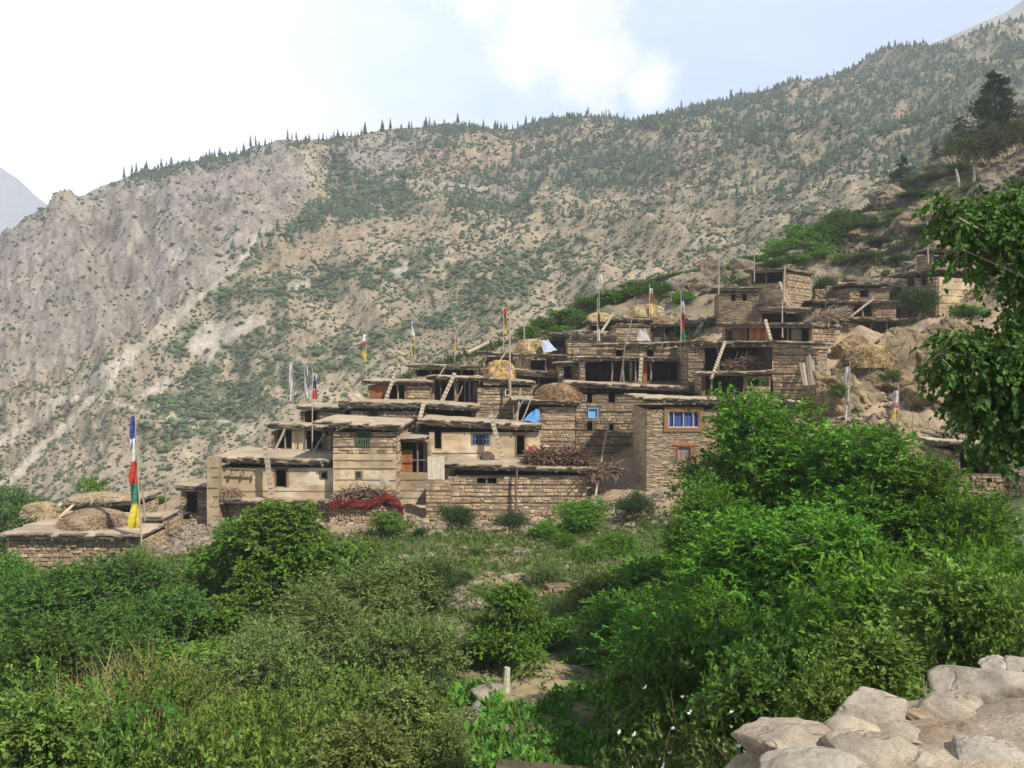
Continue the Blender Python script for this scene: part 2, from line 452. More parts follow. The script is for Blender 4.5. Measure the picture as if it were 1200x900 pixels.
def ground_mat():
    m, t, b = material('ground_earth')
    at = nd(t, 'ShaderNodeAttribute', attribute_name='tint')
    tc = t.nodes.new('ShaderNodeTexCoord').outputs['Object']
    k1 = ramp(t, noise(t, tc, 2.4, 6, .7), [(.3, .62), (.72, 1.4)])
    cc = mixc(t, 1.0, at.outputs['Color'], k1, 'MULTIPLY')
    vo = nd(t, 'ShaderNodeTexVoronoi'); vo.inputs['Scale'].default_value = 5; t.links.new(tc, vo.inputs['Vector'])
    st = ramp(t, vo.outputs['Distance'], [(.1, 1.0), (.3, 0.0)])
    st = mth(t, 'MULTIPLY', st, ramp(t, noise(t, tc, .8, 3), [(.45, 0.0), (.6, .7)]))
    cc = mixc(t, st, cc, (.44, .38, .31))
    t.links.new(cc, b.inputs['Base Color'])
    bp = t.nodes.new('ShaderNodeBump'); bp.inputs['Strength'].default_value = .6; bp.inputs['Distance'].default_value = .12
    t.links.new(noise(t, tc, 5, 6, .7), bp.inputs['Height']); t.links.new(bp.outputs[0], b.inputs['Normal'])
    return m
ground = mesh_from('ground', Vg, Fg, ground_mat(), c, True)
tag(ground, 'bare tan earth and weedy field below and around the village', kind='structure')

# ================================================================ MOUNTAIN
ridge_px = np.array([-500, -300, -120, 0, 30, 60, 100, 145, 200, 265, 300, 335, 385, 420, 450, 520, 600, 640, 690, 740, 780, 850, 900, 950, 1000, 1060, 1110, 1150, 1200, 1400, 1700])
ridge_py = np.array([420, 380, 330, 285, 258, 243, 233, 209, 197, 185, 171, 164, 167, 162, 155, 147, 151, 139, 133, 142, 132, 118, 111, 101, 86, 70, 58, 47, 34, -20, -80.])
def ridge_D(p): return np.interp(p, [-500, 0, 400, 700, 1200, 1700], [420, 470, 580, 670, 780, 860.])
def base_D(p): return np.interp(p, [-500, 0, 400, 800, 1200, 1700], [250, 240, 215, 200, 195, 195.])
def base_z(p): return np.interp(p, [-500, 0, 400, 800, 1200, 1700], [-52, -48, -34, -6, 24, 40.])
def mountain_height(s, t):
    """s: bearing in photo px, t: 0 foot .. 1 ridge .. beyond"""
    D0, D1 = base_D(s), ridge_D(s)
    D = D0 + (D1 - D0) * t
    rx = np.interp(s, ridge_px, ridge_py)
    zr = (420 - rx) / F * D1
    z0 = base_z(s)
    q = np.clip(t, 0, 1)
    z = z0 + (zr - z0) * (q ** 1.05)
    z = z - np.clip(t - 1, 0, None) * 260
    u = (s - 600) / F
    x = u * D; y = D
    env = np.clip(q * 6, 0, 1) * (np.clip((1 - q) * 5, .12, 1))
    # spurs and gullies run down the slope, slanting to the left
    g = x * .9 + y * .45
    h = (ridged(g * .0085 + .3 * fbm(x * .006, y * .006, 3, 5), (y - x * .4) * .0028, 5, 41) - .6) * 58
    h += fbm(x * .03, y * .03, 5, 44, .6) * 9
    rocky = sstep(.15, -.05, (s - (430 - 330 * (1 - q))) / 400)
    rocky = np.clip(rocky + (q > .72) * sstep(.62, .9, q) * .5, 0, 1)
    h += rocky * ((ridged(g * .026, y * .016, 6, 47, .6) - .58) * 36 + fbm(x * .14, y * .14, 3, 48) * 2.6)
    z = z + h * env
    return x, y, z, rocky
ns, ntt = 1150, 420
sv = np.linspace(-420, 1560, ns)
tv = np.r_[np.linspace(0, 1.0, ntt - 20), np.linspace(1.01, 1.35, 20)]
S_, T_ = np.meshgrid(sv, tv)
mx, my, mz, rocky = mountain_height(S_.ravel(), T_.ravel())
Vm = np.c_[mx, my, mz + EYE[2]]
ii, jj = np.meshgrid(np.arange(ns - 1), np.arange(ntt - 1)); k = (jj * ns + ii).ravel()
Fm = np.c_[k, k + 1, k + ns + 1, k + ns]
mpx, mpy = proj(Vm)

def dist_poly(qx, qy, pts):
    """distance (photo px) from points to a polyline, plus position along it 0..1"""
    best = np.full(qx.shape, 1e9); pos = np.zeros(qx.shape); n = len(pts) - 1
    for i in range(n):
        (x0, y0), (x1, y1) = pts[i], pts[i + 1]
        dx, dy = x1 - x0, y1 - y0
        tt = np.clip(((qx - x0) * dx + (qy - y0) * dy) / (dx * dx + dy * dy), 0, 1)
        d = np.hypot(qx - x0 - tt * dx, qy - y0 - tt * dy)
        m = d < best; best = np.where(m, d, best); pos = np.where(m, (i + tt) / n, pos)
    return best, pos
def in_poly(qx, qy, pts):
    ins = np.zeros(qx.shape, bool); n = len(pts)
    for i in range(n):
        x0, y0 = pts[i]; x1, y1 = pts[(i + 1) % n]
        c_ = (y0 > qy) != (y1 > qy)
        xi = x0 + (qy - y0) * (x1 - x0) / ((y1 - y0) if y1 != y0 else 1e-9)
        ins ^= c_ & (qx < xi)
    return ins
def soft_poly(qx, qy, pts, edge):
    d, _ = dist_poly(qx, qy, pts + [pts[0]])
    sd_ = np.where(in_poly(qx, qy, pts), d, -d)
    return sstep(-edge, edge, sd_ + edge * 1.6 * fbm(qx * .06, qy * .06, 4, 77))
def zones(qx, qy):
    """returns shrub density, tree density, pale scree, tan soil masks at mountain places seen at qx,qy"""
    w1 = fbm(qx * .02, qy * .03, 5, 61); w2 = fbm(qx * .07, qy * .09, 4, 62)
    wx = qx + 6 * w2; wy = qy + 6 * fbm(qx * .07 + 40, qy * .09, 4, 63)
    rx = np.interp(qx, ridge_px, ridge_py)
    cliff = soft_poly(wx, wy, [(-200, 330), (-100, 300), (0, 270), (100, 215), (200, 185), (330, 155), (362, 200), (368, 232), (345, 256), (305, 290), (255, 335), (150, 398), (60, 432), (-200, 500)], 8)
    cliff = np.maximum(cliff, .8 * soft_poly(wx, wy, [(395, 172), (470, 150), (520, 160), (470, 190), (400, 205)], 6))
    d1, p1 = dist_poly(wx, wy, [(308, 262), (292, 298), (232, 350), (150, 422), (82, 492), (15, 560), (-60, 620)])
    scree = sstep(1.0, .55, d1 / (2.8 + 5.0 * p1)) * (d1 < 60)
    d2, p2 = dist_poly(wx, wy, [(232, 345), (178, 392), (100, 452), (30, 500), (-40, 540)])
    scree = np.maximum(scree, .85 * sstep(1.0, .5, d2 / (3 + 6 * p2)))
    d3, p3 = dist_poly(wx, wy, [(168, 215), (158, 250), (162, 275), (150, 300)])
    scree = np.maximum(scree, .7 * sstep(1.0, .4, d3 / 4.5))
    for pl in ([(212, 402), (240, 381), (318, 366), (300, 386), (262, 398), (246, 424), (225, 416)], [(165, 468), (172, 455), (202, 441), (190, 460)], [(340, 332), (362, 330), (368, 338), (345, 342)], [(450, 322), (480, 305), (470, 325)], [(195, 300), (205, 286), (216, 296), (206, 315)]):
        scree = np.maximum(scree, soft_poly(wx, wy, pl, 3) * 1.15)
    tr = np.minimum(dist_poly(qx, qy, [(30, 470), (110, 466), (150, 476), (200, 492), (265, 494), (300, 505)])[0], dist_poly(qx, qy, [(425, 210), (480, 211), (540, 217), (585, 226), (628, 237)])[0])
    tr = np.minimum(tr, dist_poly(qx, qy, [(690, 236), (800, 228), (900, 222), (1020, 206)])[0] + .5)
    scree = np.maximum(scree, sstep(2.4, .8, tr))
    tan = np.maximum.reduce([soft_poly(wx, wy, pl, 6) for pl in (
        [(285, 318), (330, 280), (400, 256), (445, 256), (400, 290), (330, 320), (290, 330)],
        [(940, 122), (985, 92), (1022, 95), (1010, 112), (960, 128)], [(790, 160), (820, 140), (852, 150), (850, 200), (810, 225), (790, 190)],
        [(640, 150), (690, 138), (720, 150), (700, 172), (640, 172)], [(690, 225), (790, 215), (780, 240), (700, 250)], [(440, 210), (560, 150), (600, 160), (580, 200), (500, 214)])])
    # green belts
    belt = sstep(-.45, .05, w2 + .5 * fbm(qx * .16, qy * .2, 3, 64)) * np.maximum.reduce([soft_poly(wx, wy, pl, 9) for pl in (
        [(385, 165), (420, 200), (480, 200), (500, 245), (420, 262), (340, 280), (250, 340), (290, 295), (360, 250), (392, 225)],
        [(240, 345), (300, 328), (400, 312), (500, 295), (600, 300), (560, 330), (440, 345), (340, 358), (250, 358)],
        [(200, 405), (240, 372), (330, 360), (360, 372), (300, 410), (260, 430), (205, 418)],
        [(140, 480), (230, 430), (300, 420), (420, 400), (520, 360), (560, 370), (430, 425), (330, 470), (250, 510), (190, 530)],
        [(540, 330), (640, 280), (720, 262), (640, 330), (560, 380)], [(130, 215), (200, 190), (300, 170), (305, 178), (200, 203), (150, 216)])])
    f_line = np.interp(qx, [300, 480, 560, 640, 780, 900, 1050, 1200, 1400], [160, 235, 285, 262, 236, 226, 205, 178, 150.])
    forest = sstep(18, -30, wy - f_line - 22 * w1) * sstep(430, 720, qx) * sstep(-.5, .15, w1 + .5 * w2 + .1)
    forest = forest * (1 - .8 * tan)
    forest = np.maximum(forest, .5 * belt * (wy < 300))
    forest = np.maximum(forest, sstep(22, 4, wy - rx) * sstep(130, 175, qx) * np.clip(.2 + 1.6 * w2 + .35 * sstep(600, 750, qx), 0, .75))
    shrub = np.clip(.62 + .5 * w1 + .3 * w2, .12, 1) * (1 - cliff * .75)
    shrub = np.maximum(shrub, belt)
    shrub = shrub * (1 - np.clip(scree, 0, 1) * .97) * (1 - .75 * soft_poly(wx, wy, [(285, 318), (330, 280), (400, 256), (445, 256), (400, 290), (330, 320), (290, 330)], 6))
    forest = forest * (1 - np.clip(scree, 0, 1) * .95)
    return np.clip(shrub, 0, 1), np.clip(forest, 0, 1), np.clip(scree, 0, 1), np.clip(tan, 0, 1), np.clip(cliff, 0, 1), belt
shr, fst, scr, tanm, clf, belt = zones(mpx, mpy)
w3 = fbm(mx * .05, my * .05, 5, 81); w4 = fbm(mx * .25, mz * .25, 4, 82)
base = np.array([.335, .268, .182]) * (1 + .22 * w3 + .15 * w4)[:, None]
rockc = np.array([.285, .242, .202]) * (1 + .3 * w3 + .3 * w4)[:, None]
kk = np.clip(np.maximum(clf, rocky * .28) + .25 * w4, 0, 1)[:, None]
c = base * (1 - kk) + rockc * kk
c = c * (1 - tanm[:, None] * .8) + np.array([.32, .235, .155]) * (1 + .2 * w3)[:, None] * tanm[:, None] * .8
vg = np.clip(np.maximum(fst * .55, (belt * .7 + np.clip(shr - .45, 0, 1) * .35)) + .15 * w4, 0, .8)[:, None] * (1 - kk * .35)
c = c * (1 - vg) + np.array([.075, .10, .050]) * vg
c = c * (1 - scr[:, None] * .9) + np.array([.42, .37, .30]) * (1 + .12 * w4)[:, None] * scr[:, None] * .9
def mountain_mat():
    m, t, b = material('mountain_side')
    at = nd(t, 'ShaderNodeAttribute', attribute_name='tint')
    tc = t.nodes.new('ShaderNodeTexCoord').outputs['Object']
    k1 = ramp(t, noise(t, tc, .11, 8, .68), [(.3, .68), (.7, 1.32)])
    cc = mixc(t, 1.0, at.outputs['Color'], k1, 'MULTIPLY')
    k2 = ramp(t, noise(t, tc, .6, 5, .7), [(.35, .75), (.65, 1.2)])
    cc = mixc(t, 1.0, cc, k2, 'MULTIPLY')
    t.links.new(cc, b.inputs['Base Color'])
    bp = t.nodes.new('ShaderNodeBump'); bp.inputs['Strength'].default_value = .9; bp.inputs['Distance'].default_value = 2.5
    t.links.new(noise(t, tc, .16, 8, .72), bp.inputs['Height']); t.links.new(bp.outputs[0], b.inputs['Normal'])
    return m
MM = mountain_mat()
mountain = mesh_from('mountain', Vm, Fm, MM, c, True)
tag(mountain, 'steep arid mountainside of rock, scree and shrubs behind the village', kind='structure')

# far ranges
def far_range(name, label, pxs, pys, D, depth, zb, seed, col):
    n = 260; m = 60
    s = np.linspace(pxs[0], pxs[-1], n); t = np.linspace(0, 1.5, m)
    S2, T2 = np.meshgrid(s, t); S2 = S2.ravel(); T2 = T2.ravel()
    DD = D - depth + depth * T2
    zr = (420 - np.interp(S2, pxs, pys)) / F * D
    z_ = zb + (zr - zb) * np.clip(T2, 0, 1) - np.clip(T2 - 1, 0, 1) * depth * .8
    x_ = (S2 - 600) / F * DD
    e = np.clip((1 - T2) * 5, .15, 1) * np.clip(T2 * 6, 0, 1)
    z_ = z_ + e * (ridged(x_ * .004 + DD * .002, DD * .0015, 5, seed) - .6) * depth * .09
    kq = (np.meshgrid(np.arange(n - 1), np.arange(m - 1)))
    kq = (kq[1] * n + kq[0]).ravel()
    cc = np.array(col) * (1 + .3 * fbm(x_ * .02, DD * .02, 4, seed + 2))[:, None]
    o = mesh_from(name, np.c_[x_, DD, z_ + EYE[2]], np.c_[kq, kq + 1, kq + n + 1, kq + n], MM, cc, True)
    return tag(o, label, kind='structure')
far_range('far_mountain', 'distant blue mountain beyond the valley mouth', [-700, -300, -120, -40, 0, 25, 45, 65, 110, 200], [-20, 60, 130, 172, 194, 211, 230, 245, 275, 330], 2300, 900, -120, 5, (.2, .19, .17))
far_range('far_ridge', 'pale high ridge behind the forested shoulder', [860, 960, 1040, 1080, 1110, 1150, 1175, 1200, 1300, 1500, 1700], [230, 140, 80, 58, 45, 28, 18, 0, -60, -140, -200], 1350, 420, 250, 8, (.3, .27, .23))

# ---- mountain plants
def up_blobs(pos, size, cols, kind, rs):
    """many small shrubs (squashed jittered balls) or conifers (stacked jittered cones) in one mesh"""
    if kind == 'shrub':
        ph = (1 + 5 ** .5) / 2
        v = np.array([(-1, ph, 0), (1, ph, 0), (-1, -ph, 0), (1, -ph, 0), (0, -1, ph), (0, 1, ph), (0, -1, -ph), (0, 1, -ph), (ph, 0, -1), (ph, 0, 1), (-ph, 0, -1), (-ph, 0, 1)]) / 1.9
        f = np.array([(0, 11, 5), (0, 5, 1), (0, 1, 7), (0, 7, 10), (0, 10, 11), (1, 5, 9), (5, 11, 4), (11, 10, 2), (10, 7, 6), (7, 1, 8), (3, 9, 4), (3, 4, 2), (3, 2, 6), (3, 6, 8), (3, 8, 9), (4, 9, 5), (2, 4, 11), (6, 2, 10), (8, 6, 7), (9, 8, 1)])
        n = len(pos)
        V = v[None] * (1 + rs.uniform(-.45, .45, (n, 12, 1))) + rs.uniform(-.22, .22, (n, 12, 3))
        th = rs.uniform(0, 6.28, n); cs, sn = np.cos(th)[:, None], np.sin(th)[:, None]
        V = np.stack([V[..., 0] * cs - V[..., 1] * sn, V[..., 0] * sn + V[..., 1] * cs, V[..., 2]], -1)
        V = V * (size * np.array([1, 1, .72]))[:, None] if size.ndim == 2 else V * size[:, None, None] * np.array([1.1, 1.1, .75])
        V = V + pos[:, None] + np.array([0, 0, .35]) * size[:, None, None]
        Fq = (f[None] + np.arange(n)[:, None, None] * 12).reshape(-1, 3)
        return V.reshape(-1, 3), Fq, np.repeat(cols, 20, 0)
    nsd = 5; tiers = 4
    n = len(pos); vv = []; ff = []
    for i in range(tiers):
        z0 = .12 + i * .22; z1 = z0 + .36 - .03 * i; r = .30 * (1 - i / (tiers + .6))
        th = np.arange(nsd) * 2 * np.pi / nsd + i
        b = len(vv)
        vv += [(np.cos(a) * r, np.sin(a) * r, z0) for a in th] + [(0, 0, min(z1, 1.0))]
        ff += [(b + j, b + (j + 1) % nsd, b + nsd) for j in range(nsd)]
    vv = np.array(vv); ff = np.array(ff)
    jit = rs.uniform(-.07, .07, (n, len(vv), 3)) * np.array([1, 1, .5])
    V = (vv[None] + jit) * size[:, None, None] * np.c_[np.ones(n), np.ones(n), np.ones(n)][:, None] 
    V = V + pos[:, None]
    return V.reshape(-1, 3), (ff[None] + np.arange(n)[:, None, None] * len(vv)).reshape(-1, 3), np.repeat(cols, len(ff), 0)
rs = np.random.RandomState(5)
nc = 210000
s_ = rs.uniform(-60, 1260, nc); t_ = rs.uniform(.02, .995, nc)
x_, y_, z_, rk_ = mountain_height(s_, t_); pos = np.c_[x_, y_, z_ + EYE[2]]
qx, qy = proj(pos)
a_, b_, *_r = zones(qx, qy)
keep = (rs.uniform(0, 1, nc) < a_ * .72) & (b_ < .75)
p_ = pos[keep]; dd = p_[:, 1]; bl = _r[3][keep]
sz = rs.gamma(4, .25, len(p_)) * (.85 + .45 * bl) * np.interp(dd, [200, 350, 700], [.29, .43, .72])
cl = np.array([.066, .090, .042]) * rs.uniform(.6, 1.45, (len(p_), 1)) * (1 + rs.uniform(-.15, .15, (len(p_), 3)))
# larger bushes standing singly on the nearer right-hand slope
n2 = 5200; s2 = rs.uniform(560, 1240, n2); t2 = rs.uniform(.02, .5, n2); x2, y2, z2, _ = mountain_height(s2, t2); q2 = np.c_[x2, y2, z2 + EYE[2]]
ux, uy = proj(q2); za, zb, *_r2 = zones(ux, uy); k2 = (rs.uniform(0, 1, n2) < .12 + .5 * za) & (zb < .5) & (_r2[0] < .4); q2 = q2[k2]
p_ = np.r_[p_, q2]; sz = np.r_[sz, rs.gamma(3, .2, len(q2)) * .8 + .2]; cl = np.r_[cl, np.array([.060, .085, .040]) * rs.uniform(.6, 1.4, (len(q2), 1))]
V, Fq, C_ = up_blobs(p_, sz, cl, 'shrub', rs)
tag(mesh_from('mountain_shrubs', V, Fq, M['far_foliage'], C_), 'low dark shrubs dotted all over the dry mountainside', kind='stuff')
nc = 70000
s_ = rs.uniform(120, 1260, nc); t_ = rs.uniform(.06, .985, nc)
x_, y_, z_, rk_ = mountain_height(s_, t_); pos = np.c_[x_, y_, z_ + EYE[2] - .3]
qx, qy = proj(pos)
a_, b_, *_r = zones(qx, qy)
keep = (rs.uniform(0, 1, nc) < b_ * .85)
p_ = pos[keep]
sz = (1.4 + 3.3 * rs.uniform(0, 1, len(p_)) ** 1.5) * np.interp(p_[:, 1], [300, 700], [.8, 1.15])
cl = np.array([.052, .080, .044]) * rs.uniform(.6, 1.5, (len(p_), 1))
V, Fq, C_ = up_blobs(p_, sz, cl, 'conifer', rs)
tag(mesh_from('mountain_forest', V, Fq, M['far_foliage'], C_), 'open conifer forest covering the upper mountainside', kind='stuff')
# trees standing against the sky along the ridge, each its own object (a few shared shapes)
protos = []
for i in range(6):
    rsi = np.random.RandomState(40 + i); mb = MB()
    h = 1.0; slim = [.16, .2, .24, .18, .28, .14][i]
    mb.tube([(0, 0, -.05), (.01, 0, .5), (0, 0, .97)], .022, .006, 5, (.09, .07, .05))
    tr = mb
    cr = MB(); nl = 130
    for k in range(nl):
        u_ = rsi.uniform(.18, 1) ** .9; r = slim * (1.04 - u_) * rsi.uniform(.5, 1.15) + .012
        a = rsi.uniform(0, 6.28); c0 = np.array([0, 0, u_]); tip = c0 + np.array([math.cos(a) * r, math.sin(a) * r, -r * .35]); sd2 = np.array([-math.sin(a), math.cos(a), 0]) * (r * .3 + .012)
        cr.add([c0, tip + sd2, tip + [0, 0, -.02], tip - sd2, c0 + [0, 0, -.06]], None, [[0, 1, 2], [0, 2, 3], [4, 2, 1], [4, 3, 2]], np.array([.045, .068, .04]) * rsi.uniform(.7, 1.4))
    protos.append((tr, cr))
pro = []
for tr, cr in protos:
    a = tr.build('trunk', M['wood']); b = cr.build('crown', M['far_foliage'])
    pro.append((a, b))
rsr = np.random.RandomState(77)
rp = []
for _ in range(900):
    s = rsr.uniform(135, 1195)
    dens = np.interp(s, [135, 200, 300, 330, 380, 400, 470, 560, 700, 760, 850, 1000, 1200], [.5, .6, .6, .9, .7, .4, .6, .8, .9, .9, 1, .8, .9])
    if rsr.uniform() < dens and len(rp) < 210: rp.append(s)
used = set()
for i, s in enumerate(sorted(rp)):
    t = rsr.uniform(.985, 1.0)
    x_, y_, z_, _ = mountain_height(np.array([s]), np.array([t]))
    r_ = empty('ridge_conifer', (x_[0], y_[0], z_[0] + EYE[2] - .3), 'small dark conifer standing against the sky on the mountain ridge', 'tree', 'conifers along the skyline of the ridge')
    h = rsr.uniform(2.2, 5.5) if rsr.uniform() < .72 else rsr.uniform(5.0, 8.0)
    r_.scale = (h, h, h); r_.rotation_euler = (0, 0, rsr.uniform(0, 6.28))
    j = rsr.randint(6)
    for src in pro[j]:
        q = src if (src.name, ) not in used else src.copy()
        if (src.name, ) in used: COL.objects.link(q)
        used.add((src.name, ))
        q.parent = r_
for a, b in pro:
    for q in (a, b):
        if q.parent is None: bpy.data.objects.remove(q)
# haze in the valley air
hz, t, b = material('valley_haze'); t.nodes.remove(b)
pv = t.nodes.new('ShaderNodeVolumePrincipled'); pv.inputs['Density'].default_value = 0.00035; pv.inputs['Color'].default_value = (.86, .92, 1.0, 1); pv.inputs['Anisotropy'].default_value = .1
t.links.new(pv.outputs[0], t.nodes['Material Output'].inputs['Volume'])
mb = MB(); mb.box((-1800, -60, -260), (3900, 0, 0), (0, 2900, 0), (0, 0, 1250))
tag(mb.build('haze', hz), 'thin pale haze in the valley air', kind='stuff')
# ================================================================ VILLAGE
STONES = np.array([[.36, .29, .205], [.32, .26, .19], [.40, .32, .22], [.28, .235, .18], [.35, .27, .18], [.43, .36, .27], [.24, .20, .16]]) * np.array([.98, .90, .80])
TIMBER = np.array([.085, .06, .042])
GREYWOOD = np.array([.25, .205, .155])
MUD = np.array([.42, .325, .20])
SOOT = np.array([.018, .013, .010])
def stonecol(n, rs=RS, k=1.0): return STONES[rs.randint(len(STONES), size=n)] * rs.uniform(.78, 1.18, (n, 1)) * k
def cells(W, H, ops):
    """split the rectangle into boxes that leave the openings free"""
    xs = sorted({0.0, W, *[max(0, min(W, v)) for o in ops for v in (o[0], o[1])]})
    zs = sorted({0.0, H, *[max(0, min(H, v)) for o in ops for v in (o[2], o[3])]})
    out = []
    for i in range(len(xs) - 1):
        run = None
        for j in range(len(zs) - 1):
            cx, cz = (xs[i] + xs[i + 1]) / 2, (zs[j] + zs[j + 1]) / 2
            solid = not any(o[0] < cx < o[1] and o[2] < cz < o[3] for o in ops)
            if solid and run is not None: run[3] = zs[j + 1]
            elif solid: run = [xs[i], xs[i + 1], zs[j], zs[j + 1]]; out.append(run)
            else: run = None
    return out
def masonry(mb, O, a, n, W, H, ops=(), style='stone', k=1.0, thick=.34, rs=RS):
    """one wall: backing, courses of single stones, lacing timbers; n points outward"""
    O, a, n = (np.asarray(v, float) for v in (O, a, n)); up = np.array([0, 0, 1.0])
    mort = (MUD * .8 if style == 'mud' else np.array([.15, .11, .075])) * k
    for x0, x1, z0, z1 in cells(W, H, ops):
        mb.box(O + a * x0 + up * z0, a * (x1 - x0), -n * thick, up * (z1 - z0), mort)
    if H <= .05 or W <= .05: return
    hit = lambda x0, x1, z0, z1: any(o[0] < x1 and o[1] > x0 and o[2] < z1 and o[3] > z0 for o in ops)
    z = 0.0; course = 0
    lace = {'stone': .40, 'mud': .62, 'rubble': 99, 'slate': 1.4}[style]
    nextl = rs.uniform(.25, .5)
    if style == 'mud':
        st = .16
        nx_ = max(2, int(W / st)); nz_ = max(2, int(H / st))
        xs = np.linspace(0, W, nx_ + 1); zs = np.linspace(0, H, nz_ + 1)
        XX, ZZ = np.meshgrid(xs, zs); sd_ = rs.randint(999)
        dsp = .03 + .03 * fbm(XX * 1.3, ZZ * 1.6, 4, sd_)
        V = O + XX[..., None] * a + ZZ[..., None] * up + dsp[..., None] * n
        ii_, jj_ = np.meshgrid(np.arange(nx_), np.arange(nz_)); cxm = (xs[:-1] + xs[1:]) / 2; czm = (zs[:-1] + zs[1:]) / 2
        ok = np.ones(ii_.shape, bool)
        for o in ops: ok &= ~((cxm[ii_] > o[0] - .04) & (cxm[ii_] < o[1] + .04) & (czm[jj_] > o[2] - .04) & (czm[jj_] < o[3] + .04))
        q = (jj_ * (nx_ + 1) + ii_)[ok]
        pn = fbm(cxm[ii_] * .8, czm[jj_] * 1.2, 4, sd_ + 5)[ok]
        wp = sstep(.12, .4, fbm(cxm[ii_] * .45 + 7, czm[jj_] * .9, 4, sd_ + 15)[ok])[:, None]
        cc = MUD * k * (1 + .4 * pn)[:, None] * (1 - wp) + np.array([.52, .45, .34]) * k * wp
        mb.add(V.reshape(-1, 3), np.c_[q, q + 1, q + nx_ + 2, q + nx_ + 1], None, cc)
        while nextl < H - .1:
            x = rs.uniform(0, .4)
            while x < W:
                l = rs.uniform(.8, 2.6); x1 = min(W, x + l * 1.6)
                if not hit(x, x1, nextl, nextl + .06): mb.box(O + a * x + up * (nextl + rs.uniform(-.02, .02)) + n * .02, a * (x1 - x), n * .03, up * .045, TIMBER * rs.uniform(.9, 2.0), .008)
                x = x1 + rs.choice([0, 0, .5])
            nextl += lace * rs.uniform(.7, 1.2)
        return
    while z < H - .03:
        if z > nextl and style == 'stone' and z < H - .15:
            x = 0.0
            while x < W:
                x1 = min(W, x + rs.uniform(1.2, 3.0))
                for b in cells(x1 - x, .07, [(o[0] - x, o[1] - x, o[2] - z, o[3] - z) for o in ops]):
                    mb.box(O + a * (x + b[0]) + up * (z + b[2]), a * (b[1] - b[0]), n * rs.uniform(.0, .03), up * (b[3] - b[2]) * .85, TIMBER * rs.uniform(.45, 1.3), .006)
                x = x1
            z += .075; nextl = z + lace * rs.uniform(.75, 1.25)
            continue
        h = {'stone': rs.uniform(.12, .23), 'rubble': rs.uniform(.12, .26), 'slate': rs.uniform(.05, .11)}[style]
        h = min(h, H - z)
        x = -rs.uniform(0, .2)
        while x < W:
            wd = {'stone': rs.uniform(.16, .6), 'rubble': rs.uniform(.14, .42), 'slate': rs.uniform(.2, .7)}[style]
            x0, x1 = max(0, x), min(W, x + wd - .015)
            x += wd
            if x1 - x0 < .06 or hit(x0 + .02, x1 - .02, z + .02, z + h - .02): continue
            pr = rs.uniform(.005, .055 if style != 'rubble' else .12)
            hh = h * rs.uniform(.72, .97)
            o_ = O + a * x0 + up * (z + rs.uniform(0, h - hh))
            V0 = np.array([o_, o_ + a * (x1 - x0), o_ + a * (x1 - x0) + up * hh, o_ + up * hh])
            ins = min(.04, (x1 - x0) * .2)
            V1 = np.array([V0[0] + a * ins + up * hh * .12, V0[1] - a * ins + up * hh * .12, V0[2] - a * ins - up * hh * .12, V0[3] + a * ins - up * hh * .12]) + n * pr + rs.uniform(-.015, .015, (4, 3))
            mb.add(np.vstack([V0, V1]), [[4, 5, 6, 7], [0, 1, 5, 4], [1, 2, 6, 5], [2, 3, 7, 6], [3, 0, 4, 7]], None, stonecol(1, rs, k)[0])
        z += h
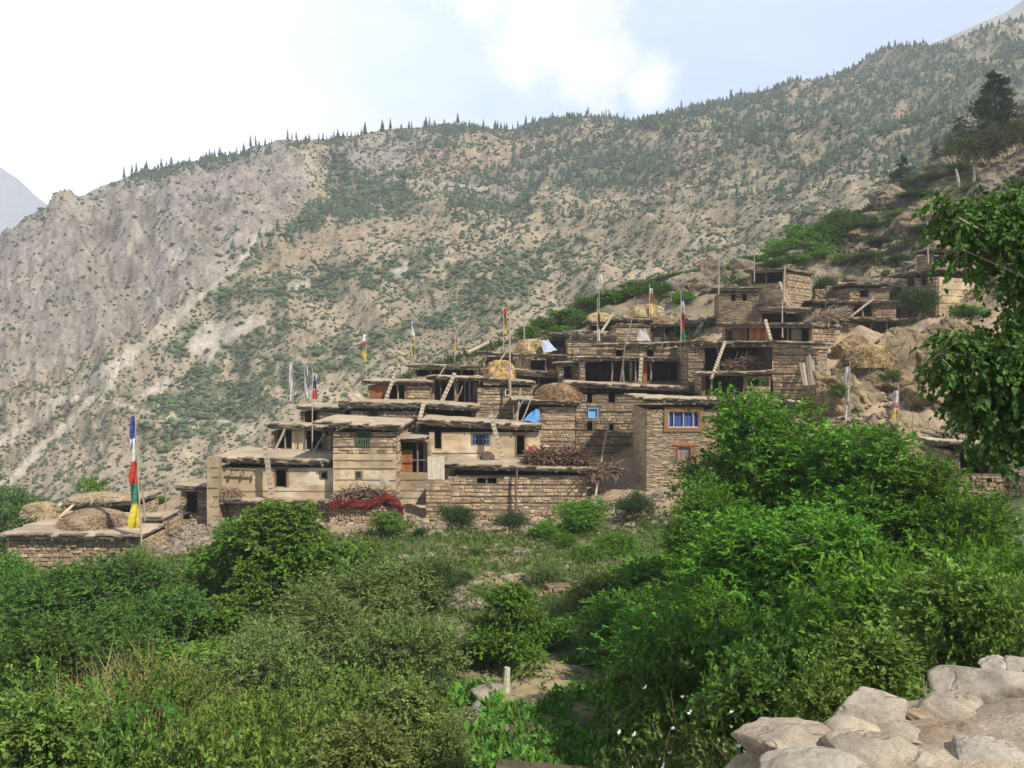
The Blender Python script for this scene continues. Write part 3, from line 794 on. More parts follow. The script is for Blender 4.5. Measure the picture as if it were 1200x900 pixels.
def roof_slab(O, a, b, s0, s1, d0, d1, zL, zR, zB, th, tone=1.0, rs=RS):
    """earth roof: uneven top, ragged edge of mud over stones and twigs. zL,zR top heights at the left/right front, zB added at the back"""
    mb = MB(); up = np.array([0, 0, 1.0])
    nx_ = max(3, int((s1 - s0) / .3)); ny_ = max(3, int((d1 - d0) / .4))
    ss = np.linspace(s0, s1, nx_ + 1); ds = np.linspace(d0, d1, ny_ + 1)
    SS, DD = np.meshgrid(ss, ds); sd_ = rs.randint(9999)
    u_ = (SS - s0) / (s1 - s0)
    zt = zL + (zR - zL) * u_ + zB * (DD - d0) / (d1 - d0) + .055 * fbm(SS * .6, DD * .6, 4, sd_) + .03 * fbm(SS * 3, DD * 3, 2, sd_ + 3) - .05 * np.sin(u_ * np.pi) * (s1 - s0) / 10
    J = lambda: rs.uniform(-.09, .09, SS.shape)
    js, jd = J(), J()
    edge = np.zeros(SS.shape); edge[0] = edge[-1] = 1; edge[:, 0] = edge[:, -1] = 1
    Sx = SS + js * edge; Dx = DD + jd * edge
    T0 = O + Sx[..., None] * a + Dx[..., None] * b + (zt - .05 * edge)[..., None] * up
    c_ = np.array([(s0 + s1) / 2, (d0 + d1) / 2])
    n1_ = (nx_ + 1) * (ny_ + 1)
    Bm = O + SS[..., None] * a + DD[..., None] * b + (zt - th)[..., None] * up
    q = (np.arange(ny_)[:, None] * (nx_ + 1) + np.arange(nx_)[None]).ravel()
    pn = fbm(SS[:-1, :-1].ravel() * .7, DD[:-1, :-1].ravel() * .7, 4, sd_ + 9)
    mb.add(T0.reshape(-1, 3), np.c_[q, q + 1, q + nx_ + 2, q + nx_ + 1], None, np.array([.31, .25, .175]) * tone * (1 + .35 * pn)[:, None])
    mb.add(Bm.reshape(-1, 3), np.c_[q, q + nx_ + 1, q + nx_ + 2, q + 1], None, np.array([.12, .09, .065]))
    # rim: outer ring with three levels
    idx = [(0, i) for i in range(nx_ + 1)] + [(j, nx_) for j in range(1, ny_ + 1)] + [(ny_, i) for i in range(nx_ - 1, -1, -1)] + [(j, 0) for j in range(ny_ - 1, 0, -1)]
    m = len(idx); top = np.array([T0[i] for i in idx]); bot = np.array([Bm[i] for i in idx])
    m1 = top * .72 + bot * .28 + rs.uniform(-.05, .05, top.shape); m2 = top * .38 + bot * .62 + rs.uniform(-.05, .05, top.shape)
    V = np.vstack([top, m1, m2, bot]); Q = []; cc = []
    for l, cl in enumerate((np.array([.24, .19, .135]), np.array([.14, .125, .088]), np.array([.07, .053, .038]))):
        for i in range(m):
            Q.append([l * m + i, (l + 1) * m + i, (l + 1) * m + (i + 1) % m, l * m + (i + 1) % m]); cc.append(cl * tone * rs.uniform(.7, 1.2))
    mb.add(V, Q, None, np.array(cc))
    # flat stones lying along the front edge and twigs poking out beneath
    x = s0
    while x < s1:
        wd = rs.uniform(.25, .7)
        if rs.uniform() < .75:
            zz_ = zL + (zR - zL) * (x - s0) / (s1 - s0)
            mb.box(O + a * x + b * (d0 - rs.uniform(.02, .14)) + up * (zz_ - rs.uniform(.03, .12)), a * (min(wd, s1 - x) * .95) + up * rs.uniform(-.03, .03), b * rs.uniform(.3, .6), up * rs.uniform(.035, .08), stonecol(1, rs, .6 * tone)[0] * .95, .02)
        x += wd
    for _ in range(int((s1 - s0) * 9)):
        x = rs.uniform(s0, s1); zz_ = zL + (zR - zL) * (x - s0) / (s1 - s0) - th * rs.uniform(.6, 1.0)
        p0 = O + a * x + b * (d0 + .2) + up * zz_
        mb.tube([p0, p0 - b * rs.uniform(.22, .42) + a * rs.uniform(-.1, .1) + up * rs.uniform(-.06, .06)], .014, .008, 3, GREYWOOD * rs.uniform(.3, .9), False)
    return mb
BL = {}
ID = Vector((0, 0, 0))
ORANGE = np.array([.33, .125, .045])
class Block: pass
def block(key, name, label, D, x0, x1, base, roof, th=5, gap=4, dp=5.0, yaw=0.0, style='stone', ops=(), of=.38, k=1.0, tone=1.0, joists=.55, cat='house', room=2.4, zB=0.0, split=None, fascia=True, group=None, down=1.2, side=None):
    B = Block(); BL[key] = B
    th_ = rad(yaw); a = np.array([math.cos(th_), math.sin(th_), 0]); b = np.array([-math.sin(th_), math.cos(th_), 0]); n = -b; up = np.array([0, 0, 1.0])
    O = P(x0, base, D)
    def at(px, py):
        r = ray(px, py); t = np.dot(O - EYE, n) / np.dot(r, n); p = EYE + r * t
        return np.dot(p - O, a), p[2] - O[2]
    W = at(x1, base)[0]
    rx0, rx1, yL, yR = roof
    s0, zL = at(rx0, yL); s1, zR = at(rx1, yR)
    # the slab overhangs towards the viewer, so bring its edge to the same picture height
    ppm = F / D; tp = th / ppm; gp_ = gap / ppm
    sc_ = (D - of * math.cos(th_)) / D
    zL = (zL + O[2] - EYE[2]) * sc_ + EYE[2] - O[2]; zR = (zR + O[2] - EYE[2]) * sc_ + EYE[2] - O[2]
    B.O, B.a, B.b, B.W, B.zL, B.zR, B.s0, B.s1, B.dp, B.at, B.zB, B.of, B.D, B.ppm, B.n = O, a, b, W, zL, zR, s0, s1, dp, at, zB, of, D, ppm, n
    root = empty(name, O, label, cat, group); B.root = root
    H = min(zL, zR) - tp - gp_
    B.H = H
    lo = []
    for o in ops:
        u0, v1 = at(o[1], o[3]); u1, v0 = at(o[2], o[4])
        lo.append((u0, u1, v0, v1))
    rs = np.random.RandomState(abs(hash(key)) % 9999 if False else sum(ord(ch) * (i + 3) for i, ch in enumerate(key)) % 9973)
    clip = [(max(0, q[0]), min(W, q[1]), q[2] + down, min(q[3], H + .01) + down) for q in lo]
    mbw = MB()
    if split is None: masonry(mbw, O - up * down, a, n, W, H + down, clip, style, k, rs=rs)
    else:
        zs = at(x0, split[0])[1] + down
        masonry(mbw, O - up * down, a, n, W, zs, [(q[0], q[1], q[2], min(q[3], zs)) for q in clip if q[2] < zs], split[1], k, rs=rs)
        masonry(mbw, O - up * (down - zs), a, n, W, H + down - zs, [(q[0], q[1], max(0, q[2] - zs), q[3] - zs) for q in clip if q[3] > zs], style, k, rs=rs)
    # side and back walls
    sst = side or style
    left_vis = np.dot(EYE - O, -a) > 0; right_vis = np.dot(EYE - (O + a * W), a) > 0
    hs = H + down - .01
    for vis, o_, ax, nn in ((left_vis, O + b * dp, -b, -a), (right_vis, O + a * W + b * .35, b, a)):
        o_ = o_ - up * down; ln = dp - .345
        if vis: masonry(mbw, o_, ax, nn, ln, hs, (), sst, k, rs=rs)
        else: mbw.box(o_, ax * ln, -nn * .3, up * hs, np.array([.25, .2, .15]) * k)
    mbw.box(O + b * dp + a * .002 - up * down, a * (W - .004), b * .3, up * hs, np.array([.25, .2, .15]) * k)
    mbw.build('wall', M['stone'] if style != 'mud' else M['mud'], root)
    # dark room behind the openings
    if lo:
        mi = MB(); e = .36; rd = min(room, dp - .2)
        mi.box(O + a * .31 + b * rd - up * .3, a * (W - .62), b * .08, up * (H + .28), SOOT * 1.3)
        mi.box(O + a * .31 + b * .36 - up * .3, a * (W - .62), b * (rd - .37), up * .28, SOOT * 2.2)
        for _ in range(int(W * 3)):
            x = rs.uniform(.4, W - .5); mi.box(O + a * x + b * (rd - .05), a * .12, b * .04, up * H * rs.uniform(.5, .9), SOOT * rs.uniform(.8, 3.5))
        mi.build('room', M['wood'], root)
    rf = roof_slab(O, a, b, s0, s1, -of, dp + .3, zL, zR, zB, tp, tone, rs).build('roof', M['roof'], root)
    B.roof = rf
    # joists under the eave
    if joists:
        jm = None; x = .25 + max(0, s0)
        while x < min(W, s1) - .1:
            zz_ = zL + (zR - zL) * (x - s0) / (s1 - s0) - tp - .075
            if jm is None:
                q = MB(); r_ = .075
                q.tube([[0, -.30, 0], [0, .1, 0], [0, 1.6, 0]], r_, r_, 6, GREYWOOD * .8, True, .1)
                jo = q.build('joist', M['wood']); jm = jo.data
            else: jo = bpy.data.objects.new('joist', jm); COL.objects.link(jo)
            jo.parent = rf
            p = O + a * (x + rs.uniform(-.08, .08)) + up * zz_ - np.array(WORLD_OF(rf))
            jo.location = p; jo.rotation_euler = (0, 0, th_); sc2 = rs.uniform(.8, 1.25); jo.scale = (sc2, 1 + rs.uniform(-.15, .3), sc2)
            x += joists * rs.uniform(.85, 1.15)
    if fascia:
        q = MB(); zl_ = lambda x: zL + (zR - zL) * (x - s0) / (s1 - s0) - tp - .05
        sa, sb = max(s0, -.2), min(s1, W + .2); mid = (sa + sb) / 2
        q.tube([O + a * sa - b * (of - .12) + up * zl_(sa), O + a * mid - b * (of - .1) + up * (zl_(mid) - .03), O + a * sb - b * (of - .12) + up * zl_(sb)], .065, .055, 6, GREYWOOD * rs.uniform(.35, .8), True, .1)
        q.build('eave_beam', M['wood'], rf)
    # what fills the openings
    for o, (u0, u1, v0, v1) in zip(ops, lo):
        kind = o[0]; opt = o[5] if len(o) > 5 else {}
        p0 = O + a * u0 + up * v0
        if kind in ('window', 'door'):
            fc = np.array(opt.get('big_col', opt.get('frame', (.13, .09, .06)))); t = opt.get('t', .08)
            q = MB()
            if 'big' in opt:
                w_ = opt['big']
                q.box(p0 - a * w_ - up * w_ + n * .03, a * w_, n * .07, up * (v1 - v0 + 2 * w_), fc, .01); q.box(p0 + a * (u1 - u0) - up * w_ + n * .03, a * w_, n * .07, up * (v1 - v0 + 2 * w_), fc, .01)
                q.box(p0 - a * .0 + up * (v1 - v0) + n * .03, a * (u1 - u0), n * .06, up * w_, fc * .9); q.box(p0 - up * w_ + n * .03, a * (u1 - u0), n * .06, up * w_, fc * .9)
            fc = np.array(opt.get('frame', (.13, .09, .06)))
            q.box(p0 - n * .05, a * t, n * .09, up * (v1 - v0), fc); q.box(p0 + a * (u1 - u0 - t) - n * .05, a * t, n * .09, up * (v1 - v0), fc)
            q.box(p0 + a * t + up * (v1 - v0 - t) - n * .05, a * (u1 - u0 - 2 * t), n * .085, up * t, fc)
            if kind == 'window': q.box(p0 + a * t - n * .05, a * (u1 - u0 - 2 * t), n * .1, up * t, fc)
            f_ = q.build('window' if kind == 'window' else 'door_frame', M['wood'], root)
            if opt.get('bars'):
                q = MB(); nb = opt['bars']; bc = np.array(opt['bar_col'])
                for i in range(nb):
                    x = u0 + t + (u1 - u0 - 2 * t) * (i + .5) / nb
                    q.box(O + a * (x - .028) + up * (v0 + t) - n * .045, a * .056, n * .04, up * (v1 - v0 - 2 * t), bc)
                for z_ in opt.get('rails', (.5,)): q.box(p0 + a * t + up * ((v1 - v0) * z_) - n * .042, a * (u1 - u0 - 2 * t), n * .034, up * .05, bc)
                q.build('bars', M['cloth'], f_)
            if opt.get('pane') is not None:
                q = MB(); q.box(p0 + a * t + up * t - n * .12, a * (u1 - u0 - 2 * t), n * .02, up * (v1 - v0 - 2 * t), np.array(opt['pane']))
                if opt.get('folds'):
                    m_ = int((u1 - u0) / .09)
                    for i in range(m_):
                        q.box(p0 + a * (t + (u1 - u0 - 2 * t) * (i + .2) / m_) + up * (t + .01) - n * .1, a * .05, n * rs.uniform(.005, .02), up * ((v1 - v0 - 2 * t) * rs.uniform(.55, 1)), np.array(opt['folds']) * rs.uniform(.6, 1.15))
                q.build('pane', M['cloth'] if not opt.get('glass') else M['cloth'], f_)
            if opt.get('leaf') is not None:
                q = MB(); lc = np.array(opt['leaf']); m_ = max(2, int((u1 - u0 - 2 * t) / .18)); w_ = (u1 - u0 - 2 * t) / m_ * opt.get('open', 1.0)
                for i in range(m_): q.box(p0 + a * (t + i * w_) - n * .08, a * (w_ - .008), n * .04, up * (v1 - v0 - t), lc * rs.uniform(.75, 1.2))
                for z_ in (.2, .75): q.box(p0 + a * t + up * ((v1 - v0) * z_) - n * .039, a * w_ * m_, n * .03, up * .09, lc * .7)
                q.build('door', M['wood'], root)
            if opt.get('lintel') is not None:
                q = MB(); q.box(p0 - a * .18 + up * (v1 - v0 + .002) + n * .01, a * (u1 - u0 + .36), n * .07, up * .13, np.array(opt['lintel']), .012); q.build('lintel', M['wood'], root)
        if kind == 'open':
            for px in opt.get('posts', ()):
                x = at(px, o[4])[0]; q = MB()
                q.tube([O + a * x + up * v0 - n * .12, O + a * (x + rs.uniform(-.05, .05)) + up * (v0 + v1) / 2 - n * .12, O + a * (x + rs.uniform(-.06, .06)) + up * (v1 + .1) - n * .12], .075, .06, 6, GREYWOOD * rs.uniform(.5, 1.0), True, .1)
                q.build('post', M['wood'], root)
            if opt.get('panel'):
                for (pa, pb, pt, pbm, pc) in opt['panel']:
                    ua, va = at(pa, pbm); ub, vb = at(pb, pt); q = MB(); m_ = max(2, int((ub - ua) / .2)); w_ = (ub - ua) / m_
                    for i in range(m_): q.box(O + a * (ua + i * w_) + up * va - n * .3, a * (w_ - .01), n * .05, up * (vb - va), np.array(pc) * rs.uniform(.6, 1.25))
                    q.build('plank_panel', M['wood'], root)
            if opt.get('rail'):
                q = MB(); z_ = v0 + (v1 - v0) * opt['rail']
                q.tube([O + a * u0 + up * z_ - n * .1, O + a * u1 + up * z_ - n * .1], .04, .04, 5, GREYWOOD * .7); q.build('rail', M['wood'], root)
    return B
D_ = {}
WIN = dict(frame=(.10, .075, .05))
HOLE = {}
dk = (.13, .095, .065)
# ---- lower left
block('H0', 'low_house', 'low rubble house with a straw-strewn flat roof beside the tall five-coloured flag', 52, 10, 165, 662, (3, 167, 625, 627), 5, 3, 7.4, 0, 'rubble', joists=.8, k=.95)
block('H0b', 'store_shed', 'small roofed store behind the straw mounds of the lowest roof', 61, 84, 157, 622, (80, 160, 589, 586), 5, 2, 4, 0, 'rubble', [('open', 126, 156, 596, 609, {})], joists=0)
block('H0d', 'store_shed', 'small stone-slab-roofed shed left of the long cream house', 60, 212, 243, 606, (207, 247, 568, 569), 5, 2, 3, 0, 'rubble', [('open', 219, 231, 577, 601, {'posts': (217,)})], joists=0, k=.9)
block('H0e', 'store_shed', 'tiny lean-to with an orange board just right of the tall flag', 55.5, 171, 196, 642, (169, 193, 605, 606), 4, 2, 2.4, 0, 'rubble', [('window', 177, 191, 621, 634, {'pane': (.30, .15, .06), 'frame': dk})], joists=0, k=.9)
block('H1b', 'lower_storey', 'dark open cellar under the long cream house', 57, 256, 388, 616, (253, 389, 584, 587), 4, 2, 4.5, 0, 'rubble', [('open', 259, 303, 592, 614, {'posts': (281,)})], joists=.9, k=.9, cat='cellar')
block('H1', 'long_house', 'long single-storey cream mud house with a pale flat roof', 58, 252, 390, 584, (248, 389, 535, 539), 5, 5, 7.0, 0, 'mud',
      [('door', 322, 337, 549, 571, {'frame': (.16, .09, .05), 'lintel': dk}), ('window', 375, 384, 552, 562, {'frame': dk})], joists=.7, tone=1.12)
block('H2', 'two_storey_house', 'two-storey house with cream lower wall and green barred window', 57.4, 390.5, 464, 584, (368, 471, 493, 499), 4, 4, 6.4, 0, 'stone',
      [('window', 417, 434, 505, 523, {'frame': (.06, .09, .05), 'bars': 5, 'bar_col': (.08, .14, .07), 'rails': (.45,)}), ('window', 416, 424, 552, 561, {'frame': dk, 'bars': 2, 'bar_col': (.06, .05, .04)})], split=(532, 'mud'), tone=1.1, joists=.7)
block('H2s', 'open_shed', 'open shed with leaning planks on the roof of the long cream house', 63.5, 318, 389, 531, (312, 391, 496, 500), 4, 2, 2.6, 0, 'stone',
      [('open', 321, 388, 503, 531, {'posts': (334, 358, 378), 'panel': [(341, 356, 505, 529, (.42, .33, .2)), (378, 388, 511, 530, (.42, .34, .16))]})], joists=0, room=1.8)
# ---- second row left
block('H3a', 'stone_house', 'small stone house with slab roof behind the open plank shed', 68, 352, 397, 502, (348, 399, 475, 477), 3, 3, 5, 0, 'stone', [('open', 357, 372, 481, 499, {})], joists=0)
block('H3', 'stone_house', 'stone house behind the green-windowed house, a mud heap on its roof', 66, 398, 488, 514, (397, 496, 470, 472), 5, 5, 5.6, 0, 'stone',
      [('open', 399, 410, 481, 500, {}), ('window', 432, 443, 479, 491, {'frame': (.05, .04, .03), 'bars': 3, 'bar_col': (.03, .03, .03)})], k=.85)
block('H3r', 'stone_house', 'stone house with a dark gap under its long eave above the cream mud house', 67, 489, 558, 500, (491, 562, 471, 475), 5, 3, 4.2, 0, 'stone', [('open', 500, 556, 481, 490, {})])
block('H4', 'stone_house', 'little stone house with an orange plank door and leaning log ladder', 71, 431, 503, 474, (424, 509, 445, 446), 3, 3, 5, 0, 'stone',
      [('door', 434, 455, 451, 470, {'frame': dk, 'leaf': ORANGE * .8}), ('open', 456, 474, 451, 471, {'posts': (466,)})], joists=.8)
block('H4b', 'porch_house', 'open porch house with ladder between the orange door and the grey stone house', 71.6, 504, 559, 474, (500, 563, 440, 442), 3, 3, 5, 0, 'stone',
      [('open', 506, 557, 446, 471, {'posts': (516, 533, 545, 551), 'panel': [(532, 537, 448, 471, (.42, .28, .12))]})], joists=.8)
block('H4c', 'stone_house', 'grey stone house with a tiny white window above the cream mud house', 70, 559.5, 624, 494, (553, 627, 441, 447), 3, 4, 5, 0, 'stone', [('window', 592, 597, 456, 464, {'frame': (.6, .58, .52), 't': .06, 'pane': (.05, .05, .05)})], k=1.0)
block('H5', 'roof_shelter', 'low shelter with dark open front behind the porch with ladders', 77, 482, 560, 446, (475, 563, 426, 428), 3, 3, 4, 0, 'stone', [('open', 488, 556, 431, 441, {'posts': (505, 520, 541)})], joists=.9, cat='shelter')
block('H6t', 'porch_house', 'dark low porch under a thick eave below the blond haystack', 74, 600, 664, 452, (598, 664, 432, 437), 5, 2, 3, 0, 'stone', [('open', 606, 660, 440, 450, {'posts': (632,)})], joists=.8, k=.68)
block('H6', 'timber_house', 'dark reddish plank house carrying the blond haystack', 77.5, 566, 658, 440, (559, 664, 411, 416), 3, 3, 4, 0, 'stone',
      [('open', 569, 656, 417, 438, {'posts': (582, 601, 613, 640), 'panel': [(570, 600, 418, 437, ORANGE * .25), (603, 622, 420, 437, (.42, .32, .17)), (641, 655, 419, 437, ORANGE * .3)]})], joists=.9, room=1.6)
block('H7b', 'stone_house', 'stone house under a thick pale log eave near the green bushes', 82, 665, 720, 406, (662, 723, 386, 389), 7, 2, 4, 0, 'stone', joists=.9, tone=1.05)
block('H7a', 'roof_shelter', 'small dark shelter at the upper left edge of the village', 84, 641, 668, 410, (634, 673, 387, 392), 3, 3, 3, 0, 'stone', [('open', 644, 665, 395, 407, {})], joists=0, cat='shelter', k=.68)
block('H7c', 'roof_shelter', 'open post shelter with a small hay dome above the log eave', 87, 690, 719, 392, (686, 721, 375, 376), 3, 1, 3, 0, 'stone', [('open', 691, 718, 379, 391, {'posts': (692, 703, 714)})], joists=0, cat='shelter')
block('H7d', 'stone_house', 'stone house with patched pale wall between the small hay dome and brown hay roof', 83, 721, 762, 404, (716, 765, 371, 374), 3, 3, 5, 0, 'stone', joists=.9, k=.95)
block('H7e', 'porch_house', 'wide dark porch with a pale pole and slanting ladder left of the tower house', 84, 762.5, 843, 404, (757, 848, 379, 376), 3, 1, 4, 0, 'stone',
      [('open', 765, 841, 381, 402, {'posts': (779, 791, 808, 832), 'panel': [(767, 778, 384, 402, (.11, .09, .075)), (812, 838, 384, 402, (.10, .075, .055))]})], joists=.9, k=.68)
block('H8', 'stone_house', 'stone house with an arched dark eave above the big double porch', 76, 706, 797, 424, (700, 799, 402, 400), 3, 4, 5, 0, 'stone', [('open', 722, 730, 408, 418, {}), ('open', 758, 766, 408, 418, {})], k=.7, joists=.6)
block('H8r', 'porch_house', 'dark low porch house just right of the five-coloured flag by the orange planks', 75, 797.5, 846, 424, (796, 858, 401, 402), 3, 2, 5, 0, 'stone', [('open', 803, 842, 407, 421, {})], k=.68, joists=.6)
block('H9', 'double_porch_house', 'big stone house with two dark porches and pale wooden posts', 71, 680, 821, 466, (676, 829, 417, 419), 3, 2, 5, 0, 'stone',
      [('open', 686, 738, 423, 447, {'posts': (717, 731)}), ('open', 741, 796, 423, 447, {'posts': (745, 763), 'panel': [(754, 759, 424, 447, ORANGE)]})], joists=.6, k=.95)
block('H10', 'tall_stone_house', 'tall stone house with blue shutter and row of joist ends under its roof', 66, 674, 800, 556, (663, 807, 447, 453), 4, 5, 4.6, 0, 'stone',
      [('open', 688, 694, 457, 472, {}), ('open', 713, 721, 460, 472, {}), ('window', 689, 701, 478, 490, {'frame': (.25, .42, .55), 't': .05, 'pane': (.17, .38, .62)}), ('open', 688, 694, 494, 505, {}), ('open', 714, 719, 497, 505, {})], joists=.45, k=.78)
block('H10l', 'thatched_house', 'banded stone house with brown hay on its roof and a blue tarp in its shed', 65, 602, 673.5, 532, (599, 680, 467, 471), 3, 3, 5, 0, 'stone', [('open', 604, 632, 474, 497, {'posts': (606,)})], joists=.7, k=1.12)
block('H11', 'mud_house', 'cream mud-plastered house with a blue barred window and narrow dark door', 62, 503, 633, 546, (491, 635, 491, 498), 5, 4, 4.6, 0, 'mud',
      [('window', 553, 574, 508, 522, {'frame': (.12, .13, .16), 'bars': 4, 'bar_col': (.10, .13, .22), 'rails': (.5,), 'pane': (.03, .04, .07)}), ('door', 604, 616, 509, 536, {'frame': (.22, .13, .07), 'lintel': (.2, .14, .09)}), ('open', 509, 517, 505, 526, {})], joists=.6, k=1.08)
block('H11s', 'open_shed', 'dark open shed with an orange door leaf beside the green-windowed house', 60, 464.5, 502, 580, (461, 499, 512, 513), 3, 2, 4, 0, 'mud', [('open', 468, 501, 518, 554, {'posts': (469, 489), 'panel': [(470, 483, 528, 554, ORANGE * 1.2)], 'rail': .4})], joists=0, k=.72)
block('H12', 'terrace_house', 'half-buried stone house under the wide terrace with the big firewood stack', 58, 525, 688, 614, (520, 697, 543, 548), 4, 6, 4.2, 0, 'stone',
      [('open', 559, 582, 560, 567, {'posts': (570,)})], joists=.7, k=1.15)
block('H13', 'painted_house', 'stone house with orange-framed blue window and joist-end frieze', 58, 757, 942, 598, (747, 948, 465, 471), 4, 5, 6.0, 0, 'slate',
      [('window', 783, 819, 482, 501, {'frame': (.5, .45, .4), 't': .05, 'big': .24, 'big_col': (.25, .125, .06), 'pane': (.035, .06, .2), 'folds': (.05, .095, .30), 'bars': 3, 'bar_col': (.45, .36, .3), 'rails': ()}),
       ('window', 793, 811, 522, 542, {'frame': ORANGE * .8, 't': .09, 'pane': (.20, .17, .16), 'folds': (.26, .22, .20), 'lintel': ORANGE}),
       ('window', 853, 890, 482, 501, {'frame': (.5, .45, .4), 't': .05, 'big': .24, 'big_col': (.25, .125, .06), 'pane': (.035, .06, .2)})], joists=.42, k=1.08, tone=1.1)
# ---- upper right cluster
block('H14l', 'porch_house', 'low dark stable porch with a pale stone floor edge right of the double porch', 65, 822, 903, 468, (819, 905, 436, 434), 3, 2, 2.2, 0, 'stone', [('open', 823, 874, 440, 463, {'posts': (834, 872)}), ('open', 876, 901, 444, 452, {})], joists=0, k=.9)
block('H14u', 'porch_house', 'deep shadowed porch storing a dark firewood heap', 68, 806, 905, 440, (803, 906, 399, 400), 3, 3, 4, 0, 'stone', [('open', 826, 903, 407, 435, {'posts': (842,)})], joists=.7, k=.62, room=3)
block('H14r', 'stone_house', 'square banded stone house with planks leaning on its right side', 65, 906, 958, 472, (900, 965, 399, 401), 3, 4, 5, -24, 'stone', joists=.6, k=.92)
block('H15', 'porch_house', 'corner house with orange plank porch and a sunlit banded side wall', 77, 846, 951, 408, (841, 954, 378, 378), 4, 1, 6.4, -36, 'stone',
      [('open', 850, 948, 382, 403, {'posts': (873, 899, 922), 'panel': [(876, 898, 383, 402, ORANGE), (856, 872, 383, 402, (.13, .085, .055)), (926, 938, 385, 402, (.2, .15, .1))]})], joists=.7, room=2.0)
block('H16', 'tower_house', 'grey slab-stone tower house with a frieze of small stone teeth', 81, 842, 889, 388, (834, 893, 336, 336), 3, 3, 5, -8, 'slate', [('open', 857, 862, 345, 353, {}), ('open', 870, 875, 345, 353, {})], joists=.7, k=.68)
block('H16c', 'porch_house', 'small bulging dark porch at the foot of the yellow mud wall', 80, 889.5, 946, 388, (889, 949, 359, 360), 4, 1, 2.6, 0, 'stone', [('open', 893, 944, 364, 378, {'posts': (917,)})], joists=0, k=.68)
block('H17', 'top_house', 'highest house of the main cluster with open loft and yellow mud wall', 85, 878, 921, 390, (873, 925, 316, 313), 3, 1, 5.4, -38, 'slate', [('open', 881, 917, 320, 331, {'posts': (897,)})], split=(340, 'mud'), joists=.8, k=.95, side='stone')
block('H18a', 'stone_house', 'small ruined stone house below the rocky slope by the shaded house', 84, 995, 1042, 356, (992, 1045, 330, 331), 3, 3, 4, 0, 'stone', [('open', 1008, 1018, 338, 348, {})], joists=0, k=.68)
block('H18d', 'stone_house', 'small brush-topped stone house between the highest house and the ruined one', 84, 955, 989, 376, (950, 993, 350, 351), 3, 3, 4, 0, 'stone', [('open', 962, 974, 356, 370, {})], joists=.7, k=.62)
block('H9l', 'stone_house', 'narrow stone house tucked left of the big double-porch house', 72.5, 655, 679, 452, (650, 682, 424, 423), 3, 2, 4, 0, 'stone', [('open', 661, 670, 430, 444, {})], joists=.7, k=.85)
block('H18b', 'porch_house', 'dark shed with a slanting pole under the ruined stone house', 82, 992, 1050, 376, (988, 1053, 352, 352), 3, 2, 3, 0, 'stone', [('open', 1000, 1022, 357, 371, {'posts': (1012,)})], joists=0, k=.68)
block('H18c', 'porch_house', 'black-mouthed porch above the golden hay mound', 80, 994, 1057, 398, (992, 1061, 371, 373), 3, 1, 3, 0, 'stone', [('open', 1008, 1055, 377, 394, {'posts': (1022, 1040)})], joists=0, k=.68)
block('H19', 'corner_house', 'big corner house with bright banded mud wall and shaded windowed side', 86, 1056, 1097, 378, (1042, 1102, 322, 313), 3, 3, 9.2, -56, 'stone',
      [('window', 1063, 1072, 324, 336, WIN), ('window', 1079, 1087, 322, 335, WIN)], joists=.8, side='mud', k=.95, room=2)
block('H20', 'roof_shelter', 'open loft shelter on top of the big corner house', 87, 1092, 1139, 314, (1086, 1147, 290, 292), 3, 1, 3, 0, 'stone', [('open', 1094, 1137, 295, 311, {'posts': (1108, 1137)})], joists=0, cat='shelter', k=.7)
block('SR', 'field_shed', 'field shed with a whitish slab roof under the leafy tree', 45, 1119, 1186, 562, (1101, 1184, 517, 523), 5, 2, 3, 0, 'rubble', [('open', 1123, 1180, 530, 556, {'posts': (1125,)})], joists=0, k=.85, tone=1.1)
# ================================================================ THINGS OF THE VILLAGE
def roof_point(key, px, depth):
    """a point on a house roof, at picture column px, depth metres behind the front wall"""
    B = BL[key]
    r = ray(px, 450); q = B.O + B.b * depth
    t = np.dot(q - EYE, B.n) / np.dot(r, B.n)
    p = EYE + r * t
    s = np.dot(p - B.O, B.a)
    z = B.O[2] + B.zL + (B.zR - B.zL) * (s - B.s0) / (B.s1 - B.s0) + B.zB * depth / B.dp - .04
    return np.array([p[0], p[1], z])
def W2(px, D): return (px - 600) / F * D
def ladder(label, p0, p1, r=.11):
    q = MB(); p0, p1 = np.asarray(p0), np.asarray(p1); L_ = np.linalg.norm(p1 - p0); d = (p1 - p0) / L_
    sd_ = np.cross(d, [0, 1, 0]); sd_ /= np.linalg.norm(sd_); fr = np.cross(sd_, d)
    if fr[1] > 0: fr = -fr
    # a split trunk with notched treads
    n = int(L_ / .28)
    wcol = np.array([.34, .28, .205])
    q.box(p0 - sd_ * r - fr * .02, sd_ * 2 * r, d * L_, -fr * r * 1.2, wcol * .9, .015)
    for i in range(n):
        q.box(p0 + d * (i + .35) * L_ / n - sd_ * r * .96, sd_ * 2 * r * .96, d * .5 * L_ / n, fr * .03, wcol * RS.uniform(.9, 1.08), .008)
    return tag(q.build('log_ladder', M['wood'], None, p0), label, 'ladder')
def lad(label, bpx, bpy, bD, tpx, tpy, tD, r=.11): return ladder(label, P(bpx, bpy, bD), P(tpx, tpy, tD), r)
lad('log ladder leaning on the long cream house left of its door', 319, 586, 56.9, 310, 522, 57.4, .13)
lad('log ladder crossing from the green-windowed house roof up past the mud heap', 487, 511, 63.0, 497, 470, 65.0, .13)
lad('log ladder in front of the dark gap beside the orange plank door', 451, 471, 69.8, 463, 437, 70.5, .12)
lad('long pale log ladder in front of the open porch left of the tiny white window', 517, 472, 70.0, 533, 437, 70.7, .13)
lad('pale log ladder leaning on the cream mud house between its blue window and door', 590, 542, 60.4, 575, 486, 61.3, .13)
lad('pale upright log ladder between the two porches of the big double-porch house', 750, 448, 70.2, 752, 414, 70.5, .13)
